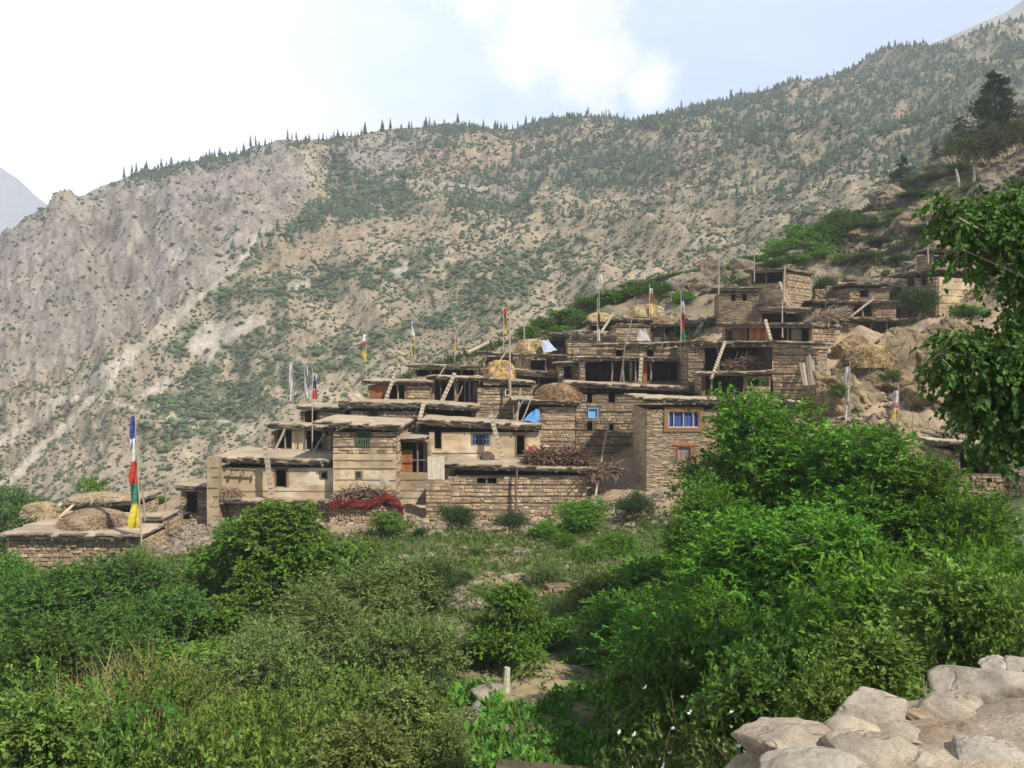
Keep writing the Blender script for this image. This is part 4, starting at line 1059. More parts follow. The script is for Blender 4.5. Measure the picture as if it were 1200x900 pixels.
lad('short slanting log ladder under the small hay dome', 704, 390, 81.3, 719, 367, 83, .10)
lad('slanting log ladder in the wide dark porch beside the tower house', 809, 401, 82.4, 824, 378, 83.2, .10)
lad('dark slanting log ladder at the firewood porch below the orange planks', 834, 443, 64.3, 850, 400, 67.0, .10)
lad('short log ladder standing before the orange plank porch', 904, 399, 71.5, 897, 374, 72.2, .11)
lad('log ladder leaning against the yellow mud wall of the highest house', 925, 360, 79.8, 914, 330, 80.8, .10)
lad('slanting log ladder on the dark shed under the ruined stone house', 997, 371, 80.6, 1024, 350, 81.4, .08)
lad('branch-like log ladder up to the loft on the corner house', 1110, 311, 84, 1122, 283, 91, .10)
# loose poles leaning about
def pole(label, p0, p1, r=.055, col=.8):
    q = MB(); p0, p1 = np.asarray(p0), np.asarray(p1); m = (p0 + p1) / 2 + RS.uniform(-.05, .05, 3)
    q.tube([p0, m, p1], r, r * .7, 6, GREYWOOD * col, True, .12)
    return tag(q.build('wooden_pole', M['wood'], None, p0), label, 'pole')
for l, a, b, r, c_ in (('pole leaning outside the blue tarp shed on its left', (605, 498, 63.9), (610, 455, 65), .07, 1.1),
                   ('bent pole leaning across the blue tarp shed opening', (609, 499, 63.9), (622, 468, 64.4), .06, 1.0),
                   ('second slanting pole leaning in front of the blue tarp shed', (604, 488, 63.8), (616, 464, 64.5), .05, .8),
                   ('long pale pole leaning on the slope below the blue shutter', (696, 592, 56.6), (714, 490, 63), .07, 1.3),
                   ('upright post against the half-buried terrace house', (605, 597, 57.6), (606, 547, 57.6), .09, .5),
                   ('thick plank leaning in the open plank shed', (322, 528, 62.6), (334, 502, 63.2), .09, 1.0),
                   ('slanting plank pole beside the open plank shed', (368, 530, 62.5), (381, 508, 63.2), .09, 1.25),
                   ('thin leaning stick in the porch with ladders', (535, 471, 70.6), (542, 452, 71.2), .05, .9),
                   ('thin tall stick before the tiny white window house', (597, 462, 69.4), (596, 445, 69.4), .05, .9),
                   ('bleached stick crossing the roof shelter above the porch ladders', (515, 440, 76), (523, 427, 76.5), .05, 1.2),
                   ('pale slanting board by the dark reddish plank house', (585, 424, 76.6), (594, 411, 77), .07, 1.3),
                   ('pale stripped log lying on the earth roof above the dim hillside', (548, 413, 79), (573, 401, 80), .16, 1.35),
                   ('dark tilted log on the rubble slope under the tall flag', (181, 683, 50), (236, 652, 53), .13, .5),
                   ('slanting stick on the roof of the long porch beside the tower', (733, 402, 75.4), (741, 372, 80), .05, .7),
                   ('tall thin post rising from the double porch roof', (727, 447, 70.3), (733, 400, 70.3), .05, .7),
                   ('standing post with a peg at the yard wall right of the tall flag', (193, 617, 57.5), (194, 566, 57.5), .08, .8),
                   ('leaning pale plank post touching the tall flag', (170, 610, 54), (166, 570, 54), .07, 1.0),
                   ('stick standing in the rock below the hay mound', (1071, 545, 54), (1070, 482, 54), .04, 1.1),
                   ('thin stick fallen across the slope by the field shed', (1074, 524, 55), (1092, 506, 55), .05, 1.0),
                   ('rough beam lying on the slope above the whitish slab roof', (1080, 506, 54), (1112, 514, 52), .08, .6),
                   ('bare pole standing at the edge of the tower house roof', (842, 345, 79), (842, 302, 79), .06, 1.2),
                   ('second bare pole beside the highest loft', (884, 330, 80), (884, 296, 80), .05, 1.2),
                   ('squared pale post at the corner of the highest house', (919, 354, 79.8), (920, 312, 80), .09, 1.25),
                   ('dark pole stretching down from the highest house to the orange planks', (917, 396, 72), (917, 352, 79), .06, .9),
                   ('crossed board leaning beside the highest house corner', (927, 357, 79.6), (919, 342, 80), .08, 1.2),
                   ('tall pale pole standing above the corner house roof', (1088, 309, 83.5), (1087, 259, 83.5), .06, 1.3)):
    pole(l, P(*a), P(*b), r, c_)
# prayer flag poles
FW, FR, FG, FY, FB, FO, FP = (.60, .59, .57), (.40, .045, .03), (.05, .19, .10), (.55, .43, .05), (.05, .065, .24), (.5, .22, .05), (.5, .4, .45)
def flagpole(label, px, ytop, ybase, D, bands, half=.13, side=1, r=.045, lean=0, cat='flag pole'):
    base = P(px, ybase, D); top = P(px + lean, ytop, D)
    root = empty('prayer_flag_pole', base, label, cat)
    q = MB(); q.tube([base, (base + top) / 2, top + np.array([0, 0, .25])], r, r * .5, 6, np.array([.33, .28, .22])); q.build('pole', M['wood'], root)
    for i, (col, ya, yb) in enumerate(bands):
        za, zb = P(px, ya, D)[2], P(px, yb, D)[2]
        n = max(3, int((za - zb) / .12)); m = 7; V = []
        hh = half if not isinstance(half, tuple) else half[0]
        for j in range(n + 1):
            z_ = za + (zb - za) * j / n; fz = (top[2] - z_) / (top[2] - base[2]); xc = base[0] + (top[0] - base[0]) * (z_ - base[2]) / (top[2] - base[2])
            w_ = hh * 2 * (1.0 if not isinstance(half, tuple) else 1 + half[1] * fz)
            for k in range(m + 1):
                u_ = k / m
                V.append([xc + side * (r * .8 + w_ * u_ * (1 + .06 * math.sin(z_ * 5 + k))), base[1] + .16 * math.sin(u_ * 7 + z_ * 2.7) * u_ + .05 * math.sin(z_ * 3.1), z_ + .03 * math.sin(u_ * 5)])
        Q = [[j * (m + 1) + k, j * (m + 1) + k + 1, (j + 1) * (m + 1) + k + 1, (j + 1) * (m + 1) + k] for j in range(n) for k in range(m)]
        q = MB(); rw = np.repeat(RS.uniform(.72, 1.1, n), m)[:, None]; q.add(V, Q, None, np.array(col) * rw * RS.uniform(.85, 1.1, (len(Q), 1))); q.build('flag', M['cloth'], root)
    return root
flagpole('tall prayer flag of blue, white, red, green and yellow bands by the lowest roof', 166, 487, 640, 51.6, [(FB, 488, 514), (FW, 514, 541), (FR, 541, 567), (FG, 567, 591), (FY, 591, 619)], (.09, 2.3), -1, .05, -8)
flagpole('white narrow prayer flag standing left of its twin behind the plank shed', 343, 423, 480, 76, [((.5, .49, .48), 425, 470)], .11, -1)
flagpole('faded white prayer flag standing between the white and the blue-red ones', 357, 426, 478, 76, [((.5, .48, .47), 428, 466)], .10, 1)
flagpole('thin pole with faded blue, pink and red flag by the plank shed', 366, 436, 531, 62.6, [((.45, .42, .5), 438, 446), (FB, 446, 456), (FR, 457, 468)], .12, 1, .05)
flagpole('small flag of white, red and yellow above the dry slope left of the ridge poles', 429, 390, 446, 84, [(FW, 392, 400), (FR, 401, 406), (FY, 410, 424)], .13, -1)
flagpole('small flag of white and yellow above the orange plank door', 482, 376, 428, 86, [((.4, .45, .6), 377, 381), (FW, 381, 393), ((.5, .3, .15), 394, 400), (FY, 404, 416)], .12, 1)
flagpole('small dull flag of orange and yellow over the roof shelter', 533, 396, 430, 86, [((.45, .3, .2), 395, 402), (FY, 404, 411)], .15, 1)
flagpole('red and yellow flag beside the tall bare pole near the blond haystack', 590, 360, 412, 82, [(FR, 362, 372), ((.55, .35, .1), 372, 380), (FY, 381, 392)], .11, 1)
pole('tall bare pole rising left of the blond haystack', P(598, 466, 69.3), P(597, 363, 70), .085, 1.2)
pole('tall pale pole standing just behind the blond haystack', P(615, 420, 78), P(613, 357, 78), .06, 1.3)
flagpole('pole with small white flag at its tip above the log eave', 702, 320, 400, 80, [(FW, 322, 332)], .11, 1)
flagpole('thin pole wound with dull red cloth near the small hay dome', 700, 352, 401, 79, [((.35, .1, .07), 367, 385), (FW, 386, 399)], .09, 1)
flagpole('flag of white, orange and gold on the roof left of the brown hay', 761, 336, 374, 85, [(FW, 338, 344), (FO, 344, 352), ((.66, .48, .08), 356, 368)], .13, 1)
flagpole('prayer flag of blue, white, red, green and yellow in the middle of the upper roofs', 798, 344, 424, 70.5, [(FB, 346, 353), (FW, 353, 368), (FR, 368, 386), (FG, 386, 399), (FY, 399, 412)], (.09, .6), 1)
flagpole('faded greyish prayer flag on the tan rock right of the leaning planks', 996, 425, 500, 61, [((.5, .47, .5), 430, 450), ((.45, .4, .36), 452, 470), (FW, 476, 492)], .13, -1)
flagpole('faded prayer flag of grey, pink and yellow on the tan rock by the field shed', 1053, 455, 530, 57, [((.45, .44, .5), 458, 465), ((.6, .55, .55), 465, 472), ((.55, .2, .2), 472, 476), (FY, 480, 491)], .14, -1)
# hay and straw
def heap(name, label, c, rx, ry, h, col, n=900, cat='haystack', seed=0, shag=.22, mat=None, flat=.5):
    """a rounded heap covered with single strands"""
    rs = np.random.RandomState(seed + 3); q = MB(); c = np.asarray(c, float)
    nu, nv = 22, 9; V = []
    for j in range(nv + 1):
        f = j / nv * math.pi / 2
        for i in range(nu):
            t = i / nu * 2 * math.pi; k = 1 + .12 * math.sin(3 * t + seed) + .08 * math.sin(5 * t + 2 * seed + j)
            V.append([c[0] + rx * math.cos(t) * math.cos(f) ** flat * k, c[1] + ry * math.sin(t) * math.cos(f) ** flat * k, c[2] + h * math.sin(f) * (1 + .05 * math.sin(4 * t + seed))])
    Q = [[j * nu + i, j * nu + (i + 1) % nu, (j + 1) * nu + (i + 1) % nu, (j + 1) * nu + i] for j in range(nv) for i in range(nu)]
    Q.append([0, 0, 0, 0]); Q.pop()
    q.add(V, Q, None, np.array(col) * rs.uniform(.75, 1.1, (len(Q), 1)))
    for _ in range(n):
        f = rs.uniform(0, 1) ** .8 * math.pi / 2; t = rs.uniform(0, 6.28)
        p = c + np.array([rx * math.cos(t) * math.cos(f) ** flat, ry * math.sin(t) * math.cos(f) ** flat, h * math.sin(f)])
        o = np.array([math.cos(t) * math.cos(f), math.sin(t) * math.cos(f), math.sin(f) * .6]); o /= np.linalg.norm(o)
        d = np.array([-math.sin(t), math.cos(t), 0]) * rs.normal() + np.array([math.cos(t), math.sin(t), -.7]) * rs.uniform(.3, 1.2); d /= np.linalg.norm(d)
        l = rs.uniform(.5, 1.4) * shag; wv = np.cross(o, d) * .022
        q.add([p + o * .01 - wv, p + o * .01 + wv, p + d * l + o * rs.uniform(.02, .09) + wv * .4, p + d * l + o * rs.uniform(.02, .09) - wv * .4], [[0, 1, 2, 3]], None, np.array(col) * rs.uniform(.6, 1.5))
    return tag(q.build(name, mat or M['straw'], None, c), label, cat)
HAY = (.38, .285, .145); BROWNHAY = (.25, .165, .085)
heap('haystack', 'big blond round haystack on the dark plank house', roof_point('H6', 621, 1.2), 1.15, 1.1, 1.15, HAY, 1000, seed=1)
heap('haystack', 'golden haystack below and left of the big blond one', P(586, 444, 73), 1.0, .9, 1.35, (.42, .29, .13), 900, seed=2)
heap('haystack', 'small pale hay dome on the open post shelter', roof_point('H7c', 702, .8), 1.0, .9, .75, (.48, .38, .2), 700, seed=3)
heap('haystack', 'greyish brown hay on the wide dark porch by the middle flag', roof_point('H7e', 777, .9), 1.2, 1.0, .7, (.27, .2, .13), 700, seed=4)
heap('haystack', 'broad brown hay thatch above the blue tarp shed', roof_point('H10l', 655, 1.4), 1.45, 1.4, 1.15, BROWNHAY, 1300, seed=5, shag=.4)
heap('haystack', 'small hay heap under the gold flag', P(757, 372, 86), 1.5, .9, 1.1, (.38, .29, .17), 700, seed=8)
heap('hay_mound', 'golden hay mound on the cliff edge right of the leaning planks', P(1018, 431, 65.6), 1.75, 1.3, 1.5, (.31, .225, .11), 1500, seed=6, shag=.45)
heap('straw_mound', 'grey-brown matted straw mound on the lowest roof', roof_point('H0', 108, 2.6), 1.75, 1.7, .95, (.24, .175, .11), 1500, seed=7, shag=.4, flat=.9)
heap('straw_mound', 'low pale straw mound behind the matted one', roof_point('H0b', 118, 1.0), 2.0, 1.5, .45, (.29, .225, .145), 900, seed=9, shag=.4, flat=.9)
heap('hay_mound', 'blond hay bundle under tilted boards at the left end of the lowest roof', roof_point('H0', 46, 5.2), 1.0, .9, .85, (.32, .25, .15), 800, seed=10)
heap('mud_heap', 'smooth dry mud heap on the roof behind the green-windowed house', roof_point('H3', 416, 1.6), .62, .6, .5, (.40, .33, .25), 30, 'mud heap', 11, .08, M['mud'])
heap('twig_heap', 'low heap of dry twigs at the left end of the long cream house', P(264, 585, 57.4), .7, .5, .75, (.24, .17, .12), 700, 'twigs', 12, .5)
heap('brush_heap', 'dark dry brush under the loft by the bulging porch', roof_point('H16c', 896, .4), .55, .5, .6, (.10, .08, .06), 500, 'brush', 13, .4)
heap('sack_bundle', 'dark brown sacking bundle on the terrace before the blue-window mud house', P(570.5, 541, 60.5), .5, .4, .62, (.09, .06, .05), 60, 'bundle', 14, .1, M['cloth'], 1.0)
heap('cloth_bundle', 'small red cloth bundle left of the big firewood stack', P(623, 530, 60.2), .28, .2, .38, (.40, .06, .04), 20, 'bundle', 15, .08, M['cloth'], 1.0)
# firewood
def firewood(label, a, b, depth, h, col, n, lmin=.5, lmax=1.1, seed=0, mode='heap'):
    rs = np.random.RandomState(seed); q = MB(); a, b = np.asarray(a, float), np.asarray(b, float); d = b - a; L_ = np.linalg.norm(d); d /= L_
    pd = np.array([-d[1], d[0], 0])
    for _ in range(n):
        u_ = rs.uniform(0, 1); top = h * (1 - abs(u_ * 2 - 1) ** 3 * .6) * (.85 + .15 * math.sin(u_ * 9 + seed))
        z_ = top * rs.uniform(.02, 1) ; p = a + d * L_ * u_ + pd * rs.uniform(0, depth) + np.array([0, 0, z_])
        l = rs.uniform(lmin, lmax); ax = d * rs.normal() * .9 - pd * rs.uniform(.4, 1) + np.array([0, 0, rs.normal() * .35]); ax /= np.linalg.norm(ax)
        m = p + ax * l * .5 + rs.normal(size=3) * .05
        q.tube([p, m, p + ax * l], rs.uniform(.022, .05), rs.uniform(.012, .03), 4, np.array(col) * rs.uniform(.5, 1.7))
    return tag(q.build('firewood_stack', M['wood'], None, a), label, 'firewood')
firewood('big stack of dark brown branches on the terrace right of the mud house door', P(619, 547, 58.6), P(692, 549, 58.6), 1.6, 1.12, (.13, .075, .05), 1500, seed=1)
firewood('dark heap of firewood inside the shadowed porch below the orange planks', P(857, 437, 66.3), P(886, 437, 66.3), .9, 1.0, (.14, .09, .06), 600, seed=2)
firewood('tangle of twigs behind the red blanket on the rubble wall', P(398, 588, 56.7), P(456, 588, 56.7), .8, .72, (.19, .13, .095), 700, seed=3)
firewood('twigs heaped on the sloping ground right of the big firewood stack', P(690, 558, 57.6), P(728, 552, 59), 1.2, .55, (.16, .11, .08), 350, seed=4)
firewood('dark brush piled beside the log ladder above the dark shed', P(478, 512, 64.2), P(500, 512, 64.2), .8, 1.3, (.10, .07, .05), 350, seed=5)
firewood('brush heaped on the shed roof below the ruined stone house', P(955, 381, 74), P(990, 372, 76), 1.2, .9, (.24, .18, .13), 500, seed=6)
# red blanket draped over the rubble wall
def drape(name, label, pts, width, drop, col, seed=0, cat='blanket'):
    rs = np.random.RandomState(seed); pts = np.asarray(pts, float); m = len(pts); k = 12; V = []; ts = np.linspace(0, 1, 40)
    pp = np.stack([np.interp(ts, np.linspace(0, 1, m), pts[:, i]) for i in range(3)], 1)
    for i, p in enumerate(pp):
        for j in range(k + 1):
            u_ = j / k; ang = u_ * 2.6 - .4
            V.append(p + np.array([.04 * math.sin(j * 2 + i * .7), -width * math.sin(ang) * .8 - .05 * math.sin(i * .9 + j), drop * (math.cos(ang) - .2) + .06 * math.sin(i * .8) + .03 * math.sin(i * 1.9 + j * 1.3)]))
    Q = [[i * (k + 1) + j, i * (k + 1) + j + 1, (i + 1) * (k + 1) + j + 1, (i + 1) * (k + 1) + j] for i in range(39) for j in range(k)]
    q = MB(); q.add(V, Q, None, np.array(col) * rs.uniform(.55, 1.15, (len(Q), 1)))
    o = q.build(name, M['cloth'], None, pts[0]); md = o.modifiers.new('thick', 'SOLIDIFY'); md.thickness = .04
    return tag(o, label, cat)
drape('blanket', 'long crumpled deep red blanket draped along the rubble wall', [P(387, 594, 56.2), P(402, 588, 56.2), P(418, 591, 56.2), P(434, 591, 56.2), P(446, 585, 56.2), P(455, 583, 56.2), P(466, 590, 56.2), P(473, 599, 56.0)], .3, .3, (.11, .010, .009), 1)
def tarp(label, corners, col, D, seed=0, bulge=.15):
    c = np.array([P(x, y, d) for x, y, d in corners]); n = 10; V = []
    for i in range(n + 1):
        for j in range(n + 1):
            u_, v_ = i / n, j / n
            p = c[0] * (1 - u_) * (1 - v_) + c[1] * u_ * (1 - v_) + c[2] * u_ * v_ + c[3] * (1 - u_) * v_
            V.append(p + np.array([0, -bulge * math.sin(u_ * 3.1) * math.sin(v_ * 3.1) + .05 * math.sin(u_ * 9 + seed) + .04 * math.sin(v_ * 11), .05 * math.sin(u_ * 7 + v_ * 4 + seed)]))
    Q = [[i * (n + 1) + j, i * (n + 1) + j + 1, (i + 1) * (n + 1) + j + 1, (i + 1) * (n + 1) + j] for i in range(n) for j in range(n)]
    q = MB(); q.add(V, Q, None, np.array(col) * RS.uniform(.8, 1.1, (len(Q), 1)))
    o = q.build('tarp', M['cloth'], None, c[0]); o.modifiers.new('thick', 'SOLIDIFY').thickness = .02
    return tag(o, label, 'tarp')
tarp('bright blue tarp bunched in the shed under the brown hay thatch', [(613, 494, 64.0), (633, 494, 64.0), (632, 479, 65.0), (624, 481, 64.9)], (.075, .22, .45), 64)
tarp('pale blue-white tarp covering the right flank of the blond haystack', [(637, 413, 76.5), (653, 411, 77), (642, 398, 78), (634, 400, 77.6)], (.30, .34, .42), 77, 2)
tarp('grey-white sheet tucked beside the stone house with the patched wall', [(746, 399, 80), (763, 400, 80), (756, 386, 82.4), (748, 388, 82.4)], (.30, .275, .245), 80, 3)
# boards
def boards(name, label, p, w_, h, n, tilt, col, cat='board', th=.04):
    q = MB(); p = np.asarray(p, float)
    for i in range(n):
        k = w_ / n
        q.box(p + np.array([k * i, 0, 0]), [k * .95, 0, 0], [0, th, 0], [tilt, .12, h * RS.uniform(.95, 1.03)], np.array(col) * RS.uniform(.8, 1.15), .008)
    return tag(q.build(name, M['wood'], None, p), label, cat)
pb = P(501.5, 562, 57.2)
boards('board_panel', 'pale weathered board panel standing on the stone pillar by the orange door leaf', pb, .98, 1.32, 4, -.02, (.46, .40, .31))
rsb = np.random.RandomState(3)
for i in range(8):
    x0 = 941 + i * 3.2
    q = MB(); p0 = P(x0, 452 - i * .3, 62.6 + i * .18); p1 = P(x0 - 3.5 - rsb.uniform(0, 2) + i * .4, 413 + abs(i - 4) * 1.5 + rsb.uniform(0, 9), 63.2 + i * .22)
    d = p1 - p0; q.box(p0, [.17, .03, 0], [0, .05, 0], d, GREYWOOD * rsb.uniform(.45, 1.25), .01)
    tag(q.build('plank', M['wood'], None, p0), 'long rough plank leaning on the right side of the square banded house', 'plank', 'planks leaning on the square banded house')
for i, (a, b) in enumerate((((42, 608, 57.4), (46, 591, 57.8)), ((52, 610, 57.2), (58, 590, 57.8)), ((63, 610, 57), (70, 592, 57.6)))):
    q = MB(); p0, p1 = P(*a), P(*b); q.box(p0, [.2, 0, 0], [0, .05, 0], p1 - p0 + np.array([(-.3, .5, .6)[i], .2, 0]), np.array([.45, .35, .24]), .01)
    tag(q.build('plank', M['wood'], None, p0), ('short tilted board on the left end of the lowest roof', 'middle tilted board over the blond hay bundle', 'board tilted right beside the straw mound of the lowest roof')[i], 'plank')
# plank bridge shelf on the cream house wall
def shelf():
    root = empty('wall_rack', P(268, 556, 57.9), 'wooden hanging rack on the wall at the left end of the cream house', 'rack')
    q = MB(); q.tube([P(268, 549, 57.6), P(300, 551, 57.6)], .05, .05, 6, GREYWOOD * .6); q.build('rail', M['wood'], root)
    for px in (271, 285, 298):
        q = MB(); q.box(P(px, 557, 57.75), [.07, 0, 0], [0, -.12, 0], [0, 0, .35], TIMBER * 2); q.build('bracket', M['wood'], root)
shelf()
# ---- rocks, rubble, dry walls
def rock_mesh(seed, n=16, sub=4, rough=.05, flatz=.75):
    rs = np.random.RandomState(seed)
    import bmesh
    bm = bmesh.new(); bmesh.ops.create_icosphere(bm, subdivisions=sub, radius=1.0)
    V = np.array([v.co[:] for v in bm.verts]); Fq = np.array([[v.index for v in f.verts] for f in bm.faces]); bm.free()
    pn = rs.normal(size=(n, 3)); pn /= np.linalg.norm(pn, axis=1)[:, None]; ph = rs.uniform(.62, 1.0, n)
    dots = V @ pn.T
    r = np.where(dots > .05, ph / np.maximum(dots, .05), 9).min(axis=1)
    r = np.minimum(r, 1.25)
    Vd = V * r[:, None]
    nzv = fbm(Vd[:, 0] * 2 + Vd[:, 2] + seed, Vd[:, 1] * 2 - Vd[:, 2] * 1.3, 5, seed, .6)
    Vd = Vd * (1 + rough * nzv * 2)[:, None]
    return Vd * np.array([1, 1, flatz]), Fq, nzv
def unit_(v): return v / (np.linalg.norm(v, axis=-1)[..., None] + 1e-9)
def boulder(name, label, c, dims, rotz, seed, col=(.40, .34, .275), sub=4, rough=.05, cat='rock', group=None, tilt=(0, 0), crag=0.0, mat=None):
    V, Fq, nzv = rock_mesh(seed, RS.randint(11, 18), sub, rough, 1.0)
    R = np.array(Matrix.Rotation(rotz, 3, 'Z') @ Matrix.Rotation(tilt[0], 3, 'X') @ Matrix.Rotation(tilt[1], 3, 'Y'))
    V = (V * np.asarray(dims)) @ R.T + np.asarray(c)
    cc = np.array(col) * (1 + .35 * nzv)[:, None]
    if crag:
        # strata and clefts: broken horizontal ledges cut by steep cracks
        d_ = unit_(V - np.asarray(c)); zz_ = V[:, 2] * 1.5 + .8 * fbm(V[:, 0] * .5, V[:, 1] * .5, 3, seed)
        st = np.abs((zz_ % 1.0) - .5) * 2
        cr = ridged(V[:, 0] * .55 + V[:, 1] * .4 + V[:, 2] * .15, V[:, 2] * .22 + V[:, 1] * .5, 4, seed + 3)
        amp = crag * (.10 * (st - .5) - .5 * sstep(.74, .95, cr) + .30 * fbm(V[:, 0] * 1.1 + V[:, 1], V[:, 2] * .6, 5, seed + 5))
        V = V + d_ * amp[:, None]
        cc = cc * (1 - .5 * sstep(.7, .95, cr) + .25 * fbm(V[:, 0] * 1.4 + V[:, 1], V[:, 2] * .25, 4, seed + 8))[:, None]
        yel = sstep(.1, .4, fbm(V[:, 0] * .9 + V[:, 1] * .6, V[:, 2] * .2, 3, seed + 12))[:, None]
        cc = cc * (1 - .5 * yel) + np.array([.34, .235, .11]) * .5 * yel
    o = mesh_from(name, V, Fq, mat or M['rock'], cc, not crag, loc=np.asarray(c, float))
    return tag(o, label, cat, group)
# edge of the viewer's path
PATHROCK = (.46, .385, .285)
def edge_rock(label, px, py, D, w_px, h_px, dep, rot, seed, col=PATHROCK, tilt=(0, 0)):
    col = tuple(np.array(col) * .92); k = D / F; p = P(px, py, D)
    return boulder('edge_stone', label, p, (w_px * k / 2 * 1.1, dep, h_px * k / 2 * 1.12), rot, seed, col, 5, .05, 'stone', None, tilt, mat=M['path_rock'])
edge_rock('large smooth pale boulder at the near left end of the path edge', 942, 886, 3.95, 125, 72, .26, .15, 11, tilt=(0, .2))
edge_rock('upright block-shaped stone standing alone on the path edge', 1030, 838, 4.35, 86, 50, .13, .25, 25, (.48, .415, .33), (.1, .05))
edge_rock('broad rounded slab boulder where the path edge climbs at the right', 1160, 822, 4.95, 130, 70, .3, -.25, 31, (.47, .405, .32), (0, -.15))
edge_rock('small bright angular stone on top of the path edge by the shrubs', 1170, 783, 5.7, 36, 20, .1, .3, 41, (.54, .48, .40))
edge_rock('long pale stone cut by the right border of the picture', 1207, 787, 5.6, 60, 30, .16, 0, 43, (.46, .40, .32))
edge_rock('flat stone sunk in the sandy path beside the big boulder', 1018, 884, 3.75, 110, 34, .2, .1, 51, (.44, .375, .28))
edge_rock('pale slab at the bottom edge of the picture below the boulder', 945, 905, 3.5, 110, 36, .18, -.1, 57, (.47, .41, .33))
edge_rock('flat cream stone in the lower right corner of the path', 1165, 893, 3.9, 100, 34, .2, .05, 63, (.52, .455, .37))
edge_rock('half-buried stone between the block stone and the rounded slab', 1098, 838, 4.6, 74, 34, .16, .4, 67, (.42, .355, .27))
edge_rock('low stone under the upright block stone', 1058, 862, 4.2, 80, 26, .16, .2, 71, (.42, .355, .27))
edge_rock('brownish flat stone bedded in the soil between the rounded slab and the corner stone', 1108, 872, 4.15, 90, 34, .22, .1, 77, (.33, .25, .17))
edge_rock('small ochre stone bedded beside the block-shaped stone', 1072, 842, 4.5, 40, 24, .12, .4, 83, (.38, .28, .18))
rse = np.random.RandomState(8)
for i in range(34):
    t = rse.uniform(.05, 1.9); x_ = .8 + 1.8 * t + rse.uniform(-.05, .3); y_ = 3.75 + 1.3 * t + rse.uniform(.0, .5)
    s = rse.uniform(.07, .2)
    boulder('edge_stone', 'rough pale stone packed into the retaining edge of the path', (x_, y_ + .1, gz(x_, y_ + .1)), (s * 1.3, s, s * .8), rse.uniform(0, 3), 100 + i, np.array(PATHROCK) * rse.uniform(.8, 1.05), 3, .05, 'stone', 'stones packed in the path edge', mat=M['path_rock'])
# rock outcrop right of the houses
CL = (.27, .205, .125)
for i, (px, py, D, wx_, wy_, h, rot, lab) in enumerate((
        (1030, 470, 65.5, 3.0, 2.0, 3.6, .3, 'tan cliff block under the golden hay mound'),
        (1075, 450, 67, 2.2, 1.8, 3.4, -.2, 'yellow-streaked cliff face right of the hay mound'),
        (985, 470, 63.5, 2.0, 1.6, 2.3, .5, 'broken grey-tan rock below the leaning planks'),
        (1110, 400, 70, 2.6, 1.8, 1.7, .1, 'overhanging brown ledge below the corner house'),
        (1110, 470, 62, 2.6, 2.0, 2.3, .7, 'wide pale rock slope beside the leafy tree'),
        (1060, 515, 58.5, 2.2, 1.6, 1.9, .2, 'low pale rock at the foot of the cliff'),
        (1130, 510, 57, 2.0, 1.3, 1.2, .9, 'slanted flat rock above the field shed'),
        (1010, 520, 59, 2.0, 1.3, 1.6, 1.2, 'tan rock behind the tops of the green trees'),
        (1150, 440, 68, 2.4, 1.8, 1.8, .4, 'rounded rock half hidden by the leafy tree'),
        (1030, 418, 74, 2.4, 1.2, 1.2, .2, 'flat brown rock behind the golden hay mound'),
        (1000, 405, 75, 1.6, 1.0, 1.0, .6, 'low brown rock under the black-mouthed porch'),
        (1060, 405, 72, 1.6, 1.1, 1.1, 0, 'grey upright rock right of the hay mound top'))):
    p = P(px, py, D)
    boulder('cliff_rock', lab, p, (wx_, wy_, h), rot, 300 + i, np.array(CL) * RS.uniform(.85, 1.1), 6, .08, 'rock', crag=1.0)
boulder('boulder', 'dark grey boulder at the right border beyond the tree mass', P(1196, 652, 30), (.75, .6, .75), .3, 341, (.2, .2, .2), 4, .05)
# rocks over the hill side
rsh = np.random.RandomState(21); nr = 0
Vs, Fs, Cs, off = [], [], [], 0
while nr < 900:
    px_ = rsh.uniform(880, 1290); py_ = rsh.uniform(130, 420); D = rsh.uniform(84, 128)
    x_ = W2(px_, D); z_ = gz(x_, D) if nr < 0 else None
    X_ = rsh.uniform(18, 70, 400); Y_ = rsh.uniform(84, 130, 400); Z_ = ground_z(X_, Y_)
    for x_, y_, z_ in zip(X_, Y_, Z_):
        s = rsh.gamma(2.0, .17); V, Fq, nzv = rock_mesh(rsh.randint(60), 10, 2, .06, .7)
        V = V * s * np.array([1.3, 1, 1]) @ np.array(Matrix.Rotation(rsh.uniform(0, 6), 3, 'Z')).T + [x_, y_, z_ + s * .1]
        Vs.append(V); Fs.append(Fq + off); off += len(V); Cs.append(np.array([.19, .155, .115]) * (rsh.uniform(.7, 1.15) * (1 + .3 * nzv))[:, None]); nr += 1
tag(mesh_from('hillside_rubble', np.vstack(Vs), np.vstack(Fs), M['rock'], np.vstack(Cs), False), 'broken rocks strewn over the steep hillside above the houses', kind='stuff')
for i, (px, py, D, s, lab) in enumerate(((1122, 205, 119, 2.2, 'grey crag beneath the pale bare trunks'), (1190, 205, 112, 3.0, 'large grey crag at the right border below the conifers'), (1075, 262, 104, 2.3, 'jagged crag above the loft shelter'), (1110, 275, 98, 2.6, 'dark shaded crag behind the corner house loft'), (940, 300, 110, 1.7, 'pale boulder among bright bushes above the highest house'), (835, 332, 101, 2.0, 'rounded tan boulder left of the tower house among bushes'), (815, 345, 98, 1.8, 'tan boulder nearest the middle flag'), (1040, 250, 115, 2.0, 'layered outcrop under the lone small conifer'), (1160, 240, 106, 2.6, 'tilted outcrop above the leafy tree'), (1010, 278, 110, 1.5, 'small pale outcrop on the bushy slope'))):
    p = P(px, py, D); p[2] = gz(p[0], p[1]) + s * .15
    boulder('crag', lab, p, (s * 1.3, s, s * .9), i, 360 + i, (.20, .165, .125), 5, .08, crag=.8)
